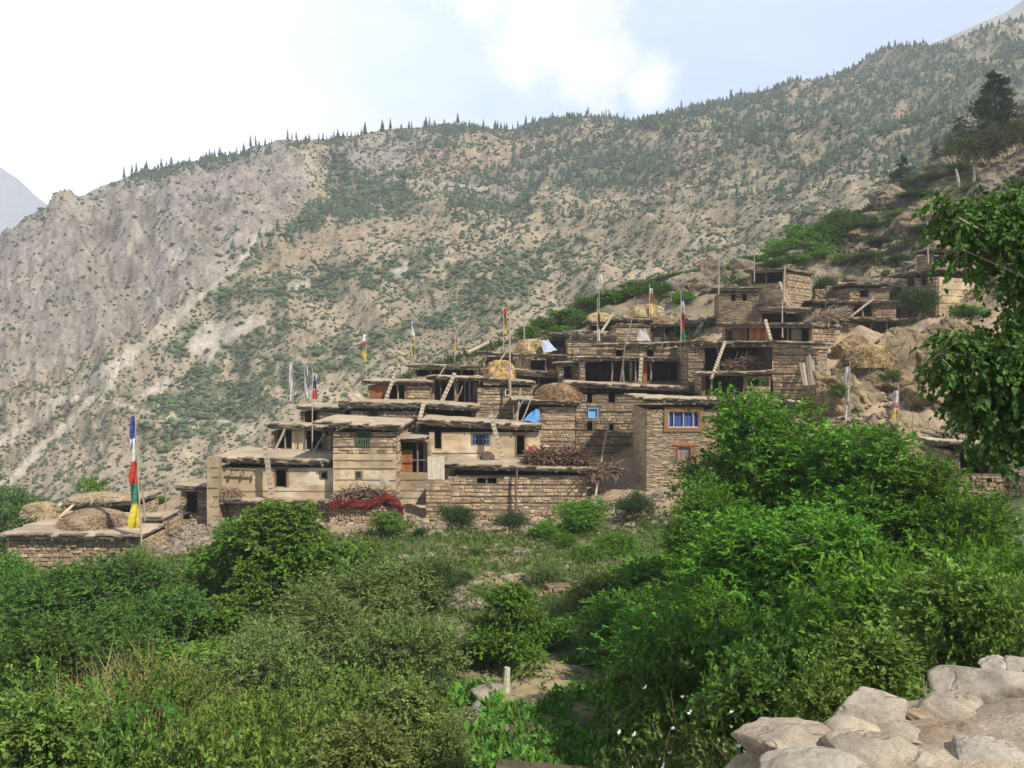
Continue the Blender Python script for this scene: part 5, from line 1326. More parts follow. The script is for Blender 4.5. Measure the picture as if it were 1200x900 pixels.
# rubble at the foot of the village and in the field
def rubble(name, label, gen, n, smin, smax, col, seed):
    rs = np.random.RandomState(seed); X_, Y_ = gen(rs, n); Z_ = ground_z(X_, Y_); Vs, Fs, Cs, off = [], [], [], 0
    for x_, y_, z_ in zip(X_, Y_, Z_):
        s = smin + (smax - smin) * rs.uniform() ** 2.2; V, Fq, nzv = rock_mesh(rs.randint(60), 9, 1, .04, .65)
        V = V * s * np.array([1.25, 1, 1]) @ np.array(Matrix.Rotation(rs.uniform(0, 6), 3, 'Z')).T + [x_, y_, z_ + s * .12]
        Vs.append(V); Fs.append(Fq + off); off += len(V); Cs.append(np.tile(np.array(col) * rs.uniform(.65, 1.2), (len(V), 1)))
    return tag(mesh_from(name, np.vstack(Vs), np.vstack(Fs), M['rock'], np.vstack(Cs), False), label, kind='stuff')
def gen_foot(rs, n):
    px_ = rs.uniform(170, 900, n); D = rs.uniform(50.5, 57.5, n); return W2(px_, D), D
rubble('village_rubble', 'broken stones strewn along the foot of the village', gen_foot, 1700, .06, .33, (.30, .24, .17), 31)
def gen_left(rs, n):
    px_ = rs.uniform(168, 262, n); D = rs.uniform(51, 60, n); return W2(px_, D), D
rubble('ruin_rubble', 'tumbled stones on the slope between the tall flag and the long cream house', gen_left, 800, .08, .34, (.29, .235, .17), 32)
def gen_field(rs, n):
    cx = np.array([[-1.9, 33], [3.6, 44], [-2.2, 37.5], [1.6, 41], [-.8, 24], [-5, 45], [0, 47]])[rs.randint(7, size=n)]; return cx[:, 0] + rs.normal(0, 1.2, n), cx[:, 1] + rs.normal(0, .8, n)
rubble('field_stones', 'pale stones of tumbled terrace walls in the field', gen_field, 750, .05, .28, (.33, .27, .20), 33)
def gen_right(rs, n):
    px_ = rs.uniform(960, 1210, n); D = rs.uniform(53, 66, n); return W2(px_, D), D
rubble('cliff_rubble', 'loose stones below the tan cliff', gen_right, 900, .06, .4, (.29, .225, .15), 34)
def dry_wall(name, label, p0, p1, h, thick=.5, seed=1, k=1.0, style='rubble', cat='wall', down=.6):
    """a free-standing rubble wall between two places"""
    rs = np.random.RandomState(seed); p0, p1 = np.asarray(p0, float), np.asarray(p1, float); d = p1 - p0; d[2] = 0; L_ = np.linalg.norm(d); a = d / L_; n = np.array([a[1], -a[0], 0])
    mb = MB(); m = max(1, int(L_ / 1.0))
    for i in range(m):
        q = p0 + d * i / m; q[2] = p0[2] + (p1[2] - p0[2]) * (i + .5) / m - down; hh = (h + down) * rs.uniform(.86, 1.08)
        masonry(mb, q, a, n, L_ / m + (.0 if i < m - 1 else 0), hh, (), style, k, thick, rs)
    return tag(mb.build(name, M['stone'] if style != 'mud' else M['mud'], None, p0), label, cat, kind='thing')
def gp_(px, D, dz=0): x_ = W2(px, D); return np.array([x_, D, gz(x_, D) + dz])
dry_wall('rubble_wall', 'rubble retaining wall carrying the red blanket and twigs', P(386, 616, 56.4), P(470, 618, 56.2), 1.45, .8, 2)
dry_wall('stone_pillar', 'square stone pillar under the pale board panel', P(499, 610, 57.0), P(528, 610, 57.0), 2.4, .6, 3, style='stone', cat='pillar')
dry_wall('ruined_wall', 'tall broken mud wall end left of the cellar', P(243, 632, 56.6), P(257, 628, 56.6), 4.3, .6, 4, .72, 'mud')
dry_wall('rubble_wall', 'low rubble wall between the tall flag and the stone-slab shed', P(178, 640, 57.5), P(246, 634, 57.5), 1.6, .5, 5)
dry_wall('rubble_wall', 'long rubble base wall under the half-buried terrace house', P(528, 622, 56.6), P(690, 616, 57.0), .95, .6, 6)
dry_wall('rubble_wall', 'rubble bank wall below the orange-framed house', P(700, 606, 56.6), P(850, 600, 56.0), 1.1, .6, 7)
dry_wall('field_wall', 'low dark stone wall edging the garden plot at the bottom', gp_(580, 21.2), gp_(760, 20.6), .2, .4, 8, .5)
dry_wall('field_wall', 'low terrace wall across the field below the bushes', gp_(610, 38), gp_(705, 39), .2, .5, 9, .85)
dry_wall('rubble_wall', 'stepped rubble wall right of the field shed', P(1176, 600, 42), P(1215, 590, 40), 1.6, .6, 10, .95)
dry_wall('ridge_wall', 'pale low stone wall high on the slope behind the haystacks', P(955, 352, 88), P(995, 345, 88), 1.1, .6, 11, .8)
# ================================================================ VEGETATION
def leaves(P0, D0, Nn, ln, wd, cols, fold=0.0):
    """rhombic leaves: base points, directions, sideways vectors"""
    Sv = np.cross(D0, Nn); Sv /= (np.linalg.norm(Sv, axis=1)[:, None] + 1e-9)
    up_ = np.cross(Sv, D0)
    a = P0; b = P0 + D0 * (ln * .45)[:, None] + Sv * (wd * .5)[:, None] + up_ * (fold * wd)[:, None]
    c = P0 + D0 * ln[:, None]; d = P0 + D0 * (ln * .45)[:, None] - Sv * (wd * .5)[:, None] + up_ * (fold * wd)[:, None]
    V = np.stack([a, b, c, d], 1).reshape(-1, 3)
    Fq = np.arange(len(P0) * 4).reshape(-1, 4)
    return V, Fq, cols
def unit(v): return v / (np.linalg.norm(v, axis=-1)[..., None] + 1e-9)
def crown(lobes, n_spray, per, ln, wd, sl, col, rs, upness=.3, droop=.35, hang=.2, hollow=.4, cvar=.48, yellow=.14, bumps=.45):
    """sprays of leaves filling a crown made of ellipsoid lobes; returns arrays and the twig axes"""
    lobes = np.array(lobes, float)          # x y z rx ry rz
    wgt = (lobes[:, 3] * lobes[:, 5]); wgt = wgt / wgt.sum()
    k = rs.choice(len(lobes), n_spray, p=wgt)
    dv = unit(rs.normal(size=(n_spray, 3)))
    r = rs.uniform(hollow ** 3, 1, n_spray) ** (1 / 3)
    r = r * (1 + bumps * fbm(dv[:, 0] * 2.3 + k * 3.1 + dv[:, 2], dv[:, 1] * 2.3 + dv[:, 2] * 1.7, 3, rs.randint(999)) * 1.6)
    r = np.where(rs.uniform(0, 1, n_spray) < .06, r * rs.uniform(1.1, 1.45, n_spray), r)
    c = lobes[k, :3] + dv * r[:, None] * lobes[k, 3:]
    ax = unit(dv * .8 + np.array([0, 0, upness]) + rs.normal(size=(n_spray, 3)) * .4)
    L_ = sl * rs.uniform(.6, 1.3, n_spray)
    t = (np.arange(per)[None] + rs.uniform(0, 1, (n_spray, per))) / per
    pos = c[:, None] + ax[:, None] * (L_[:, None] * t)[..., None]
    pos[..., 2] -= droop * L_[:, None] * t * t
    axl = ax[:, None] + np.stack([0 * t, 0 * t, -2 * droop * t], -1)
    dirs = unit(unit(axl) * .75 + rs.normal(size=(n_spray, per, 3)) * .55 + np.array([0, 0, -hang]))
    nn = unit(rs.normal(size=(n_spray, per, 3)) * .85 + np.array([0, 0, .8]) + dv[:, None] * .4)
    n = n_spray * per
    shade = np.repeat(rs.uniform(1 - cvar, 1 + cvar, n_spray), per) * rs.uniform(.8, 1.2, n)
    cc = np.array(col)[None] * shade[:, None]
    yl = (np.repeat(rs.uniform(0, 1, n_spray), per) * rs.uniform(.6, 1, n))[:, None] * yellow
    cc = cc * (1 - yl) + np.array([.16, .19, .03]) * yl * 1.2
    V, Fq, C_ = leaves(pos.reshape(-1, 3), dirs.reshape(-1, 3), nn.reshape(-1, 3), ln * rs.uniform(.6, 1.25, n), wd * rs.uniform(.7, 1.25, n), cc, .12)
    return V, Fq, C_, c, ax, L_
def stems(mb, lobes, rs, base=(0, 0, 0), r0=.09, n=5, twigs=None, col=(.16, .12, .085), spread=.25):
    lobes = np.array(lobes, float); base = np.array(base, float)
    for i in range(n):
        lb = lobes[i % len(lobes)]
        b = base + np.array([rs.normal() * spread, rs.normal() * spread, -.25])
        tip = lb[:3] + rs.normal(size=3) * lb[3:] * .35
        m = b * .55 + tip * .45 + rs.normal(size=3) * .12 * np.linalg.norm(tip - b) * np.array([1, 1, .3])
        ts = np.linspace(0, 1, 6)[:, None]
        pts = b * (1 - ts) ** 2 + 2 * m * ts * (1 - ts) + tip * ts ** 2
        mb.tube(pts, r0 * rs.uniform(.6, 1), r0 * .2, 5, np.array(col) * rs.uniform(.7, 1.3), True, .12)
    if twigs is not None:
        c, ax, L_ = twigs
        for j in rs.choice(len(c), min(len(c), 160), False):
            lb = lobes[np.argmin(np.linalg.norm(lobes[:, :3] - c[j], axis=1))]
            p0 = lb[:3] + (c[j] - lb[:3]) * .25
            mb.tube([p0, (p0 + c[j]) / 2 + rs.normal(size=3) * .08, c[j] + ax[j] * L_[j] * .8], r0 * .16, r0 * .05, 3, np.array(col) * rs.uniform(.7, 1.5), False)
KIND = {}
LEAF = dict(
    # col, leaf length, width, spray length, leaves per spray
    bright=((.084, .178, .021), .17, .10, .5, 10), willow=((.078, .178, .018), .145, .050, .55, 14), deep=((.050, .112, .019), .13, .075, .45, 10),
    grey=((.108, .155, .044), .11, .048, .5, 13), olive=((.095, .145, .030), .11, .055, .5, 11), dark=((.036, .068, .024), .12, .028, .45, 15), rose=((.065, .105, .026), .06, .035, .36, 12),
    near_olive=((.100, .158, .030), .092, .052, .42, 11), near_grey=((.128, .170, .048), .095, .044, .45, 12), near_deep=((.052, .122, .020), .095, .060, .36, 11))
def proto(kind, variant, lobes, n_spray, name='bush', bare=0.0, **kw):
    """a plant of one kind, built at real size; returns (root, height, width)"""
    rs = np.random.RandomState(sum(map(ord, kind)) + variant * 13)
    col, ln, wd, sl, per = LEAF[kind]
    V, Fq, C_, c, ax, L_ = crown(lobes, n_spray, per, kw.get('ln', ln), kw.get('wd', wd), kw.get('sl', sl), col, rs, **{k: v for k, v in kw.items() if k not in ('ln', 'wd', 'sl', 'r0', 'ns', 'scol', 'trunk')})
    root = bpy.data.objects.new(name, None); COL.objects.link(root); root.location = (0, 0, 0)
    mb = MB(); stems(mb, lobes, rs, r0=kw.get('r0', .05), n=kw.get('ns', 7), twigs=(c, ax, L_), col=kw.get('scol', (.17, .13, .09)), spread=.05 if kw.get('trunk') else .25)
    if kw.get('trunk'):
        zt = min(l[2] - l[5] * .4 for l in lobes); r_ = kw['r0']
        mb.tube([(0, 0, -.3), (.04, .02, zt * .5), (.0, .05, zt + .3)], r_ * 1.5, r_, 8, kw.get('scol', (.17, .13, .09)), True, .1)
    st = mb.build('trunk' if kw.get('trunk') else 'stems', M['wood'], root)
    fo = mesh_from('crown' if kw.get('trunk') else 'foliage', V, Fq, M['foliage'], C_, False, root)
    if kind == 'rose':
        nf = 44; q = MB(); idx = rs.choice(len(c), nf, False)
        for j in idx:
            o = unit(c[j] - np.array(lobes[0][:3])); pc = c[j] + ax[j] * L_[j] + o * .05
            t1 = unit(np.cross(o, [.3, .2, .9])); t2 = np.cross(o, t1); s = rs.uniform(.014, .023)
            for k in range(5):
                a = k * 1.2566; d = t1 * math.cos(a) + t2 * math.sin(a); e = t1 * math.cos(a + 1.57) + t2 * math.sin(a + 1.57)
                q.add([pc, pc + d * s - e * s * .6 + o * .012, pc + d * s * 1.5 + o * .02, pc + d * s + e * s * .6 + o * .012], [[0, 1, 2, 3]], None, (.78, .76, .70))
        q.build('blossoms', M['cloth'], root)
    zs = V[:, 2]; h = np.percentile(zs, 99.6); wdt = np.percentile(np.abs(V[:, 0]), 99) * 2
    P_ = (root, h, wdt); KIND.setdefault(kind + ('' if not kw.get('trunk') else '_tree'), []).append(P_)
    return P_
def dome(rs, n, R, H, spread=.7):
    """lobes of a bushy dome of radius R and height H"""
    out = [(0, 0, H * .42, R * .42, R * .42, H * .36)]
    for i in range(n):
        a = i * 2.4 + rs.uniform(-.5, .5); d = R * spread * rs.uniform(.25, 1.05); z = H * rs.uniform(.3, .85) * (1.08 - .5 * d / R)
        s = R * rs.uniform(.20, .36); out.append((d * math.cos(a), d * math.sin(a), z, s, s, H * rs.uniform(.13, .22)))
    return out
rv = np.random.RandomState(4)
# trees of the right-hand mass: several stories of lobes on a real trunk
def tall(rs, H, R):
    out = []
    for i in range(30):
        z = H * rs.uniform(.14, .92); rr = R * (1.0 if z < .5 * H else 1.25 * (1.08 - z / H) + .15) * rs.uniform(.25, .85); a = rs.uniform(0, 6.283)
        s = R * rs.uniform(.17, .33) * (1.15 - .4 * z / H); out.append((rr * math.cos(a), rr * math.sin(a), z, s, s, s * rs.uniform(.8, 1.1)))
    out.append((0, 0, H * .5, R * .25, R * .25, H * .3)); out.append((0, 0, H * .9, R * .22, R * .22, H * .1))
    return out
for v in range(2): proto('bright', v, dome(rv, 14, 1.7, 3.2, .85), 1150)
for v in range(2): proto('deep', v, dome(rv, 15, 2.0, 3.2, .85), 1300)
for v in range(3): proto('grey', v, dome(rv, 14, 1.7, 2.9, .85), 1100, upness=.6, droop=.2, hang=0)
for v in range(2): proto('olive', v, dome(rv, 12, 1.5, 2.2, .85), 1000, upness=.4, droop=.3, hang=.1)
for v in range(2): proto('dark', v, dome(rv, 6, 1.1, 2.4), 900, upness=1.0, droop=.1, hang=-.4, sl=.6)
for v in range(2): proto('willow', v, dome(rv, 14, 1.8, 3.4, .85), 1250, upness=.7, droop=.35, hang=.1)
for v in range(2): proto('near_olive', v, dome(rv, 24, 1.9, 3.0, .9), 2300, upness=.5, droop=.3, hang=.1, hollow=.55)
for v in range(2): proto('near_grey', v, dome(rv, 24, 1.9, 3.0, .9), 2200, upness=.6, droop=.25, hang=.05, hollow=.55)
for v in range(2): proto('near_deep', v, dome(rv, 24, 1.9, 3.0, .9), 2400, upness=.3, droop=.4, hang=.2, hollow=.55)
for kk_ in ('near_olive', 'near_grey', 'near_deep'):
    proto(kk_, 5, tall(rv, 4.6, 1.25), 2300, upness=.5, droop=.3, hang=.1, hollow=.4)
    KIND[kk_ + '_tall'] = [KIND[kk_].pop()]
proto('rose', 0, dome(rv, 8, 1.2, 1.5), 900, upness=.5)
for v in range(3): proto('willow', 10 + v, tall(rv, 7.5, 2.5), 3300, 'tree', trunk=True, r0=.13, ns=12, upness=.75, droop=.3, hang=.1, hollow=.35, scol=(.13, .10, .075))
for v in range(2): proto('bright', 10 + v, tall(rv, 5.5, 2.4), 2300, 'tree', trunk=True, r0=.11, ns=10, hollow=.3, ln=.17, wd=.095)
used_p = set()
def plant(kind, v, px, ytop, D, width_px, label, name='bush', cat='bush', group=None, rot=None, zoff=0.0, ground=None, dx=0):
    if D < 22.5 and 'near_' + kind in KIND: kind = 'near_' + kind
    x_ = W2(px, D); z0 = gz(x_, D) + zoff if ground is None else ground
    H = P(px, ytop, D)[2] - z0
    Wm = width_px / F * D
    if kind + '_tall' in KIND and H / Wm > 1.15: kind += '_tall'
    ls = KIND[kind]; root, h, wd_ = ls[v % len(ls)]
    sx, sz = Wm / wd_, max(.15, H / h)
    sx = min(max(sx, sz / 1.5), sz * 1.7) if D < 70 else sx
    o = copy_tree(root)
    o.name = name
    o.location = (x_, D, z0); o.scale = (sx, sx, sz)
    o.rotation_euler = (0, 0, RS.uniform(0, 6.28) if rot is None else rot)
    return tag(o, label, cat, group)
# --- right-hand tree mass
T_ = 'willow_tree'
for i, (px, yt, D, w_, lab, nm) in enumerate((
        (884, 462, 30, 150, 'tallest feathery green tree with its tip against the orange-framed house', 'tree'),
        (838, 572, 27, 140, 'feathery green tree at the left flank of the tree mass', 'tree'),
        (935, 478, 31, 190, 'full green tree in the middle of the mass, its top before the leaning planks', 'tree'),
        (1005, 500, 28, 200, 'broad green tree whose top meets the tan cliff', 'tree'),
        (1080, 540, 27, 180, 'rounded green tree below the field shed', 'tree'),
        (1135, 575, 25, 130, 'last green tree of the mass toward the grey boulder', 'tree'),
        (880, 600, 22, 230, 'dark-gapped tree at the front of the mass', 'tree'),
        (975, 610, 20, 250, 'bright fresh-leaved tree at the front right of the mass', 'tree'),
        (836, 690, 20, 115, 'lower leafy tree over the right edge of the garden plot', 'tree'))):
    plant(T_, i, px, yt, D, w_ * 1.25, lab, nm, 'tree')
for i, (k, px, yt, D, w_, lab) in enumerate((
        ('deep', 850, 735, 15, 230, 'dark broad-leaved bush at the foot of the front trees'),
        ('deep', 945, 720, 12.5, 220, 'deep green bush behind the big path boulder'),
        ('deep', 836, 770, 16, 120, 'shadowy bush right of the garden plot'),
        ('willow', 1060, 640, 16, 230, 'feathery bush below the right end of the tree mass'),
        ('olive', 1030, 735, 9.5, 190, 'olive-tinged twiggy bush behind the upright block stone'),
        ('olive', 1120, 665, 11, 200, 'yellowish olive bush above the rounded path slab'),
        ('olive', 1195, 680, 10.5, 180, 'olive bush cut by the right border of the picture'),
        ('willow', 1170, 640, 14, 150, 'fresh green bush below the grey boulder'),
        ('olive', 965, 780, 8.2, 130, 'thin twiggy bush just left of the upright block stone'),
        ('deep', 885, 790, 10, 190, 'dark bush by the white roses'),
        ('rose', 812, 835, 10.5, 130, 'wild rose bush dotted with white blossoms'),
        ('rose', 880, 850, 9.0, 110, 'small wild rose bush at the left foot of the big path boulder'))):
    plant(k, i, px, yt, D, w_ * 1.15, lab, 'rose_bush' if k == 'rose' else 'bush')
# --- middle
for i, (k, px, yt, D, w_, lab, nm) in enumerate((
        ('bright_tree', 330, 590, 38, 150, 'bright green broad-leaved tree below the cellar', 'tree'),
        ('bright_tree', 272, 612, 39, 100, 'bright green tree at the foot of the rubble slope', 'tree'),
        ('bright', 385, 632, 37, 120, 'bright bush below the red blanket', 'bush'),
        ('bright', 455, 600, 52, 42, 'small round bright bush just below the end of the red blanket', 'bush'),
        ('dark', 538, 592, 53, 70, 'dark feathery bush before the stone pillar', 'bush'),
        ('dark', 600, 598, 52, 62, 'dark feathery bush before the half-buried terrace house', 'bush'),
        ('dark', 492, 618, 51, 60, 'low dark bush between the round bright bush and the stone pillar', 'bush'),
        ('willow', 682, 585, 51, 66, 'light feathery bush below the big firewood stack', 'bush'),
        ('willow', 640, 610, 50, 60, 'fresh feathery bush beside the dark feathery ones', 'bush'),
        ('dark', 745, 575, 54, 40, 'thin bush on the bank below the orange-framed house', 'bush'),
        ('willow', 725, 625, 45, 90, 'feathery bush at the head of the garden terraces', 'bush'),
        ('willow', 560, 640, 46, 50, 'small feathery bush in the upper field left of the broken terrace wall', 'bush'),
        ('bright', 690, 640, 44, 60, 'fresh low bush in the upper field below the light feathery one', 'bush'),
        ('grey', 640, 655, 40, 70, 'greyish low bush on the broken terrace wall', 'bush'),
        ('olive', 700, 668, 36, 70, 'yellow-green low bush right of the broken terrace wall', 'bush'),
        ('dark', 545, 668, 40, 26, 'little dark bush beside the pale stones of the field', 'bush'),
        ('willow', 660, 625, 48, 60, 'ragged feathery bush at the upper edge of the field', 'bush'),
        ('olive', 735, 660, 40, 80, 'olive bush at the right end of the upper field', 'bush'),
        ('dark', 505, 655, 36, 60, 'slim dark upright bush beside the grey-leaved thicket', 'bush'),
        ('grey', 440, 655, 34, 150, 'grey-green willowy bush in the middle of the thicket', 'bush'),
        ('grey', 370, 690, 30, 160, 'grey-green bush below the bright tree', 'bush'),
        ('grey', 470, 720, 27, 160, 'grey-leaved bush left of the small field tree', 'bush'),
        ('olive', 535, 745, 29, 80, 'yellow-green bush joining the small field tree', 'bush'),
        ('bright_tree', 602, 684, 29, 88, 'small round-headed green tree with pale trunk beside white rocks', 'tree'),
        ('bright', 648, 725, 31, 46, 'low bright bush right of the pale trunk', 'bush'),
        ('willow', 738, 690, 30, 90, 'feathery bush between the small field tree and the tree mass', 'bush'),
        ('willow', 778, 725, 25, 80, 'fresh bush left of the shadowy bush', 'bush'),
        ('bright', 760, 650, 36, 90, 'bright low bush beneath the rubble bank', 'bush'),
        ('grey', 310, 735, 26, 150, 'silvery bush in the left thicket', 'bush'),
        ('olive', 420, 785, 20, 190, 'olive bush at the lower middle of the thicket', 'bush'),
        ('grey', 478, 800, 20, 110, 'pale twiggy bush left of the garden plot', 'bush'),
        ('olive', 330, 800, 18, 200, 'mixed olive bush at the lower left', 'bush'),
        ('grey', 525, 845, 18, 60, 'pale-leaved bush at the bottom edge beside the garden plot', 'bush'),
        ('grey', 430, 850, 15, 150, 'grey bush at the bottom edge of the picture', 'bush'),
        ('olive', 250, 830, 15, 210, 'yellowish bush at the bottom left with dry stalks', 'bush'),
        ('deep', 130, 835, 15, 220, 'mid-green bush at the bottom left behind the dry stalks', 'bush'),
        ('olive', 30, 820, 15, 180, 'bush cut by the lower left corner', 'bush'))):
    plant(k, i, px, yt, D, w_ * 1.2, lab, nm, nm)
# --- left thicket
for i, (k, px, yt, D, w_, lab) in enumerate((
        ('deep', 40, 668, 36, 130, 'dark green bush under the left end of the lowest roof'),
        ('deep', 120, 655, 37, 130, 'dark green bush before the wall of the lowest house'),
        ('grey', 160, 640, 40, 80, 'tall pale sprays before the right end of the lowest house'),
        ('deep', 185, 690, 33, 130, 'dark shadowed bush below the rubble slope'),
        ('deep', 20, 735, 27, 150, 'blackish green bush at the left border'),
        ('deep', 105, 720, 28, 150, 'dense dark bush above the rusty dry bush'),
        ('bright', 230, 700, 34, 110, 'bright bush between the dark thicket and the bright tree'),
        ('bright', 240, 755, 27, 140, 'fresh green bush right of the rusty dry bush'),
        ('olive', 185, 780, 22, 140, 'olive bush with dry stalks below the dark thicket'),
        ('olive', 60, 790, 20, 150, 'brownish olive bush left of the dry stalks'),
        ('bright', 8, 650, 48, 50, 'bright bush left of the lowest house'))):
    plant(k, i, px, yt, D, w_ * 1.2, lab)
# --- behind the village and along the crest
for i, (k, px, yt, D, w_) in enumerate((
        ('bright', 105, 563, 80, 44), ('deep', 15, 570, 85, 60), ('deep', -20, 560, 88, 70), ('bright', 186, 582, 72, 24), ('deep', 60, 590, 80, 40))):
    plant(k, i, px, yt, D, w_ * 1.2, ('green tree crown behind the matted straw mound', 'dark bush at the left border on the far bank', 'darker bush on the far bank cut by the left border', 'small bush right of the tall flag', 'dim bush behind the tilted boards')[i])
crest = [('deep', 640, 372, 94, 36), ('bright', 665, 362, 95, 40), ('deep', 690, 352, 97, 44), ('bright', 712, 345, 98, 48), ('bright', 738, 336, 99, 44), ('deep', 752, 328, 101, 40), ('bright', 620, 385, 92, 30),
         ('deep', 790, 322, 103, 40), ('bright', 815, 316, 104, 42), ('deep', 838, 312, 106, 34), ('bright', 862, 308, 107, 46), ('deep', 880, 300, 108, 36), ('bright', 893, 298, 109, 44), ('bright', 918, 280, 110, 44), ('bright', 945, 264, 111, 48), ('deep', 968, 256, 112, 44),
         ('deep', 985, 245, 113, 42), ('bright', 935, 282, 107, 44), ('bright', 960, 285, 106, 36), ('dark', 1000, 262, 112, 34), ('dark', 1015, 272, 110, 36), ('deep', 770, 345, 97, 30), ('dark', 905, 320, 98, 24), ('dark', 965, 322, 95, 26), ('dark', 985, 345, 90, 22), ('dark', 1040, 240, 118, 30),
         ('dark', 1030, 290, 104, 36), ('olive', 1050, 262, 110, 40), ('olive', 1000, 300, 100, 34), ('dark', 1015, 312, 97, 30), ('olive', 985, 305, 99, 30), ('dark', 1070, 240, 113, 40), ('olive', 1085, 222, 117, 40), ('dark', 1095, 250, 108, 36), ('olive', 1120, 215, 116, 40), ('olive', 1140, 235, 110, 44),
         ('dark', 1078, 285, 98, 30), ('olive', 1160, 190, 122, 40), ('olive', 1180, 175, 125, 44), ('dark', 1200, 190, 120, 50), ('olive', 1100, 195, 122, 36), ('bright', 800, 352, 93, 24), ('deep', 680, 378, 92, 30), ('bright', 930, 300, 103, 34), ('olive', 960, 305, 101, 30), ('dark', 1050, 310, 96, 26), ('dark', 1078, 336, 82.5, 40), ('bright', 1130, 380, 78, 40), ('olive', 1046, 432, 64.0, 30), ('olive', 985, 448, 61.5, 26), ('deep', 1075, 425, 65.5, 24), ('deep', 1020, 418, 66.5, 24), ('bright', 655, 396, 88, 30)]
hill_lab = {'bright': 'bright green bush on the slope above the village roofs', 'deep': 'deep green bush on the slope above the village roofs', 'dark': 'blackish feathery bush on the rocky hillside above the houses', 'olive': 'brownish olive bush on the rocky hillside above the houses'}
hill_grp = {'bright': 'bright bushes above the roofs', 'deep': 'deep green bushes above the roofs', 'dark': 'dark bushes on the rocky hillside', 'olive': 'olive bushes on the rocky hillside'}
for i, (k, px, yt, D, w_) in enumerate(crest):
    if px == 1078 and yt == 336: plant(k, i, px, yt, D, w_ * 1.2, 'dark bush growing at the shaded side of the corner house', ground=P(px, 372, D)[2])
    elif px == 1020 and yt == 418: plant(k, i, px, yt, D, w_ * 1.2, 'small green bush clinging under the golden hay mound', ground=P(px, 432, D)[2])
    elif D < 70: plant(k, i, px, yt, D, w_ * 1.2, {1046: 'olive tuft in the rocks right of the small green bush', 985: 'olive tuft in the broken rock below the leaning planks', 1075: 'deep green tuft on the yellow-streaked cliff'}[px], ground=P(px, yt + 17, D)[2])
    else:
        x_ = W2(px, D); zg = gz(x_, D)
        plant(k, i, px, min(yt, proj([x_, D, zg + 1.2])[1]), D, w_ * 1.25, hill_lab[k], group=hill_grp[k])
# low scrub as one mass over the slope
def scrub(name, label, X_, Y_, per, ln, wd, sl, col, seed, up_=1.0, cvar=.35, keep=None, mat=None):
    rs = np.random.RandomState(seed); Z_ = ground_z(X_, Y_); n = len(X_)
    c = np.c_[X_, Y_, Z_]
    ax = unit(rs.normal(size=(n, per, 3)) * np.array([1, 1, .4]) + np.array([0, 0, up_]))
    sz = rs.uniform(.5, 1.4, n)[:, None]
    p = c[:, None] + ax * (sl * sz * rs.uniform(.1, 1, (n, per)))[..., None] * .7
    d = unit(ax + rs.normal(size=(n, per, 3)) * .5)
    nn = unit(rs.normal(size=(n, per, 3)) + np.array([0, 0, .8]))
    cc = np.array(col)[None] * np.repeat(rs.uniform(1 - cvar, 1 + cvar, n), per)[:, None] * rs.uniform(.75, 1.25, (n * per, 1)) * (1 + rs.uniform(-.12, .12, (n * per, 3)))
    s_ = np.repeat(sz[:, 0], per)
    V, Fq, C_ = leaves(p.reshape(-1, 3), d.reshape(-1, 3), nn.reshape(-1, 3), ln * s_ * rs.uniform(.6, 1.3, n * per), wd * s_ * rs.uniform(.6, 1.3, n * per), cc, .1)
    return tag(mesh_from(name, V, Fq, mat or M['foliage'], C_), label, kind='stuff')
rsg = np.random.RandomState(61)
X_ = rsg.uniform(-12, 62, 30000); Y_ = rsg.uniform(82, 132, 30000)
k_ = (fbm(X_ * .16, Y_ * .16, 4, 23) + .4 * rsg.uniform(-1, 1, 30000) > .02); X_, Y_ = X_[k_][:900], Y_[k_][:900]
rad_ = np.repeat(rsg.gamma(3, .22, 900), 14); X_ = np.repeat(X_, 14) + rsg.normal(size=12600) * rad_; Y_ = np.repeat(Y_, 14) + rsg.normal(size=12600) * rad_
scrub('hillside_scrub', 'low scrub covering the rocky hillside above the village', X_, Y_, 9, .30, .14, .75, (.05, .066, .024), 62)
# weeds and grass of the field
n = 60000
X_ = rsg.uniform(-26, 19, n); Y_ = 15 + 40 * rsg.uniform(0, 1, n) ** 1.25
px_, py_ = proj(np.c_[X_, Y_, np.full(n, .8)])
nzf = fbm(X_ * .22, Y_ * .22, 5, 21) + .3 * fbm(X_ * .9, Y_ * .9, 4, 22)
k_ = (nzf + .35 * rsg.uniform(-1, 1, n) > -.18) & ~((px_ > 548) & (px_ < 738) & (Y_ < 31) & (nzf + .5 * rsg.uniform(-1, 1, n) < .28)) & (Y_ < 52 + 3 * nzf)
X_, Y_ = X_[k_], Y_[k_]
h_ = len(X_) // 2
scrub('weeds', 'leafy green weeds growing all over the field', X_[:h_], Y_[:h_], 6, .17, .085, .26, (.085, .14, .030), 63)
scrub('grass', 'green and dry grass growing between the weeds', X_[h_:], Y_[h_:], 7, .3, .016, .14, (.10, .125, .04), 64, 1.6)
n = 1500; X_ = rsg.uniform(-1.6, 3.4, n); Y_ = rsg.uniform(21, 30, n)
kk_ = fbm(X_ * .8, Y_ * .6, 4, 91) > .02; X_, Y_ = X_[kk_], Y_[kk_]
scrub('crop_plants', 'bright low leaf crops in the garden plot', X_, Y_, 10, .2, .12, .26, (.095, .19, .03), 65, .7)
